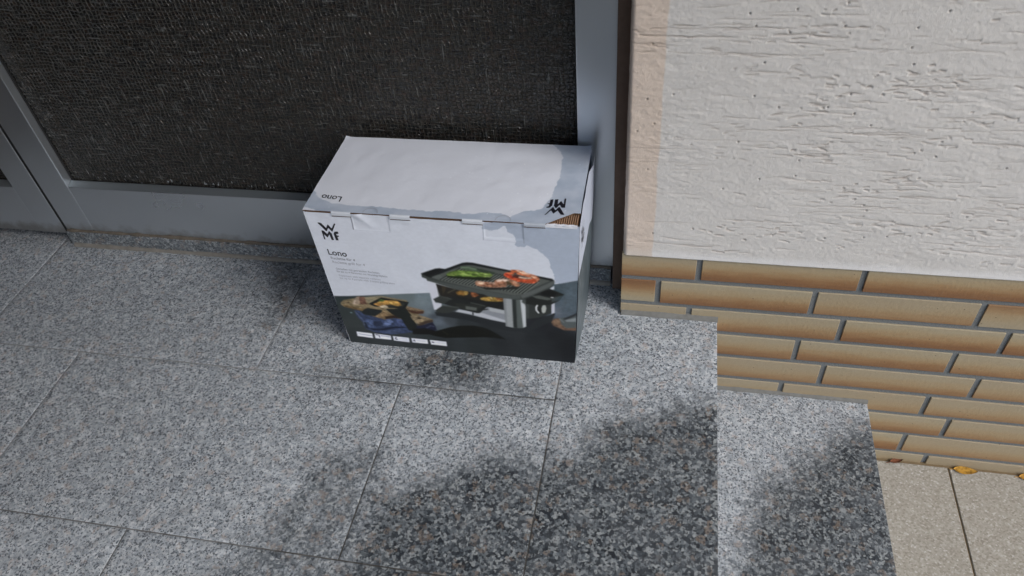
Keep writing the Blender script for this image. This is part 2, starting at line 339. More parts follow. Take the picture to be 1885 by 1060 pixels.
# ---------------- door & sidelight ----------------
def alumat(name,c,r=.38,pink=False):
    n=NT(name); v=n.coord(); z=n.noise(n.coord((1,1,1)),6,3).outputs[0]; f=n.noise(n.coord((220,220,3)),3,2).outputs[0]; d=n.noise(v,300,3).outputs[0]; sp=n.n('ShaderNodeSeparateXYZ'); n.l(v,sp.inputs[0])
    col=n.mix(z,tuple(x*.86 for x in c),c); col=n.mix(n.ramp(n.math('ADD',sp.outputs[2],n.math('MULTIPLY',n.math('SUBTRACT',n.noise(v,45,4).outputs[0],.5),.05)),[(.030,.6),(.055,0.)]),col,(.20,.17,.135)); pass
    n.set(Base_Color=col,Metallic=.9,Roughness=n.math('ADD',n.math('MULTIPLY',z,.1),r-.12),Normal=n.bump(f,.00005,.3)); return n.m
AL=alumat('anodised_aluminium',(.66,.70,.745),.36); ALD=alumat('dark_edge',(.10,.11,.12),.5)
def glassmat():
    n=NT('woven_textured_glass'); v=n.coord()
    # warp the coordinates slightly so that threads wander
    wv=n.mix(.004,v,n.noise(v,14,2).outputs[1],'ADD')
    def mp(sc):
        m=n.n('ShaderNodeMapping'); m.inputs['Scale'].default_value=sc; n.l(wv,m.inputs[0]); return m.outputs[0]
    hz=n.noise(mp((52,1,230)),1,2,.6).outputs[0]; vt=n.noise(mp((230,1,60)),1,2,.6).outputs[0]
    hz2=n.noise(mp((30,1,230)),1,1,.5).outputs[0]; vt2=n.noise(mp((230,1,26)),1,1,.5).outputs[0]
    sx=n.n('ShaderNodeSeparateXYZ'); n.l(wv,sx.inputs[0]); jx=n.noise(mp((22,1,60)),1,2).outputs[0]; jz=n.noise(mp((50,1,26)),1,2).outputs[0]
    lx=n.math('ABSOLUTE',n.math('SINE',n.math('ADD',n.math('MULTIPLY',sx.outputs[0],math.pi/.0072),n.math('MULTIPLY',jx,6.))))
    lz=n.math('ABSOLUTE',n.math('SINE',n.math('ADD',n.math('MULTIPLY',sx.outputs[2],math.pi/.0066),n.math('MULTIPLY',jz,6.))))
    tx=n.math('MULTIPLY',n.ramp(lx,[(0,1.),(.5,0.)]),n.ramp(vt,[(.34,.1),(.60,1.)])); tz=n.math('MULTIPLY',n.ramp(lz,[(0,1.),(.5,0.)]),n.ramp(hz,[(.34,.1),(.60,1.)]))
    grd=n.math('MAXIMUM',tx,tz); cell=n.math('MAXIMUM',hz,vt); c2=n.math('MAXIMUM',hz2,vt2)
    thr=n.ramp(c2,[(.655,0.),(.74,1.)])
    tint=n.ramp(n.noise(mp((60,1,90)),1,2).outputs[0],[(.3,(.018,.021,.022)),(.5,(.024,.022,.018)),(.7,(.034,.023,.018))])
    col=n.mix(n.ramp(cell,[(.43,1.),(.55,0.)]),tint,(.004,.004,.005))
    col=n.mix(n.math('MULTIPLY',grd,.75),col,(.098,.092,.082))
    col=n.mix(n.math('MULTIPLY',thr,.6),col,(.14,.145,.14))
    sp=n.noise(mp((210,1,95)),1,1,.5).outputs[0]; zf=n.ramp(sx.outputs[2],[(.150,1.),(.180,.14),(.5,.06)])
    glint=n.math('MULTIPLY',n.ramp(sp,[(.66,0.),(.71,1.)]),zf); col=n.mix(glint,col,(.42,.45,.47))  # pale spots painted in as glints, densest near the foot of the pane
    h=n.math('ADD',n.math('MULTIPLY',grd,1.),n.math('ADD',n.math('MULTIPLY',cell,.8),n.math('MULTIPLY',thr,.6)))
    n.set(Base_Color=col,Roughness=.18,Specular_IOR_Level=.6,IOR=1.5,Normal=n.bump(h,.0022,1.0)); return n.m
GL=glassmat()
gask=flat('black_gasket',(.012,.012,.013),.6); seal=flat('brown_sealant',(.115,.098,.078),.7,0,.5,90,.002); sealb=flat('beige_sealant',(.20,.19,.17),.65,0,.35,70,.0015)
YD=.076; YG=.097
sl=thing('door_sidelight','fixed glazed side panel with woven dark glass in grey aluminium frame behind the carton','window')
box('stile',-1.317,-1.2535,YD,.13,.0385,2.2,AL,sl,.0012)
box('jamb',-.2465,-.1862,YD,.13,.038,2.2,AL,sl,.0015)
box('bottom_rail',-1.253,-.247,YD+.0004,.13,.0375,.15,AL,sl,.0012)
box('top_rail',-1.253,-.247,YD+.0004,.13,2.08,2.2,AL,sl,.0012)
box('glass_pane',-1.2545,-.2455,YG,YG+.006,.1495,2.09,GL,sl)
def gbead(x0,x1,z,parent):
    b=bmesh.new(); prism(b,[(YD+.0008,z),(YG-.0045,z),(YG-.0045,z+.0048),(YG-.0065,z+.0048)],1,lambda a,c,t:(x0+(x1-x0)*t,a,c)); return obj('glazing_bead',b,ALB,parent)
ALB=alumat('bright_bead',(.50,.56,.60),.5)
gbead(-1.2528,-.2472,.1502,sl)
g=bmesh.new(); bx(g,-1.2532,-1.2505,YG-.004,YG-.0005,.1505,2.08); bx(g,-.2495,-.2468,YG-.004,YG-.0005,.1505,2.08); bx(g,-1.2504,-.2496,YG-.004,YG-.0005,.1505,.1535); obj('gasket',g,gask,sl)
dr=thing('entrance_door','grey aluminium entrance door leaf with bare lower edge just above the landing, left of the glazed panel','door')
box('stile',-1.384,-1.3245,YD,.13,.0265,2.19,AL,dr,.0012)
box('bottom_rail',-2.36,-1.3845,YD+.0004,.13,.0265,.142,AL,dr,.0012)
box('stile',-2.42,-2.3605,YD,.13,.0265,2.19,AL,dr,.0012)
box('top_rail',-2.36,-1.3845,YD+.0004,.13,2.07,2.19,AL,dr,.0012)
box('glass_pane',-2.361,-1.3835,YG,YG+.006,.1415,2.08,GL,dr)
hd=bmesh.new(); bx(hd,-1.362,-1.345,YD-.012,YD-.0005,.98,1.2,.003); bx(hd,-1.46,-1.345,YD-.045,YD-.03,1.05,1.068,.004); bx(hd,-1.362,-1.345,YD-.031,YD-.0125,1.05,1.068,.002); obj('handle',hd,AL,dr)
box('rebate_strip',-1.3243,-1.3172,YD+.0015,.128,.03,2.19,gask,dr)
gbead(-2.359,-1.3855,.1422,dr)
th=thing('granite_threshold','narrow dark speckled granite strip sealed under the glazed panel','threshold')
box('granite_strip',-1.319,-.19,.070,.135,-.001,.0345,G_thr,th,.0015)
box('dark_void',-2.45,-1.3195,.128,.138,-.001,.03,gask,dr)
def bead(name,x0,x1,y,z,r,mat,parent,jit=.3,seed=0):
    xs=np.linspace(x0,x1,int((x1-x0)/.004)); nz=vnoise(xs,xs*0,.025,1,seed); P=np.zeros((len(xs),6,3))
    for k in range(6):
        a=math.pi/2*k/5; P[:,k,0]=xs; P[:,k,1]=y-math.sin(a)*r*(1+jit*nz); P[:,k,2]=z+math.cos(a)*r*(1+jit*nz)
    return obj(name,grid_mesh(name,P[:,::-1]),mat,parent)
bead('sealant_bead',-1.312,-.19,.0705,0.0,.006,sealb,th,.35,3)
bead('sealant_bead',-1.317,-.19,YD+.001,.0345,.0045,seal,th,.6,6)
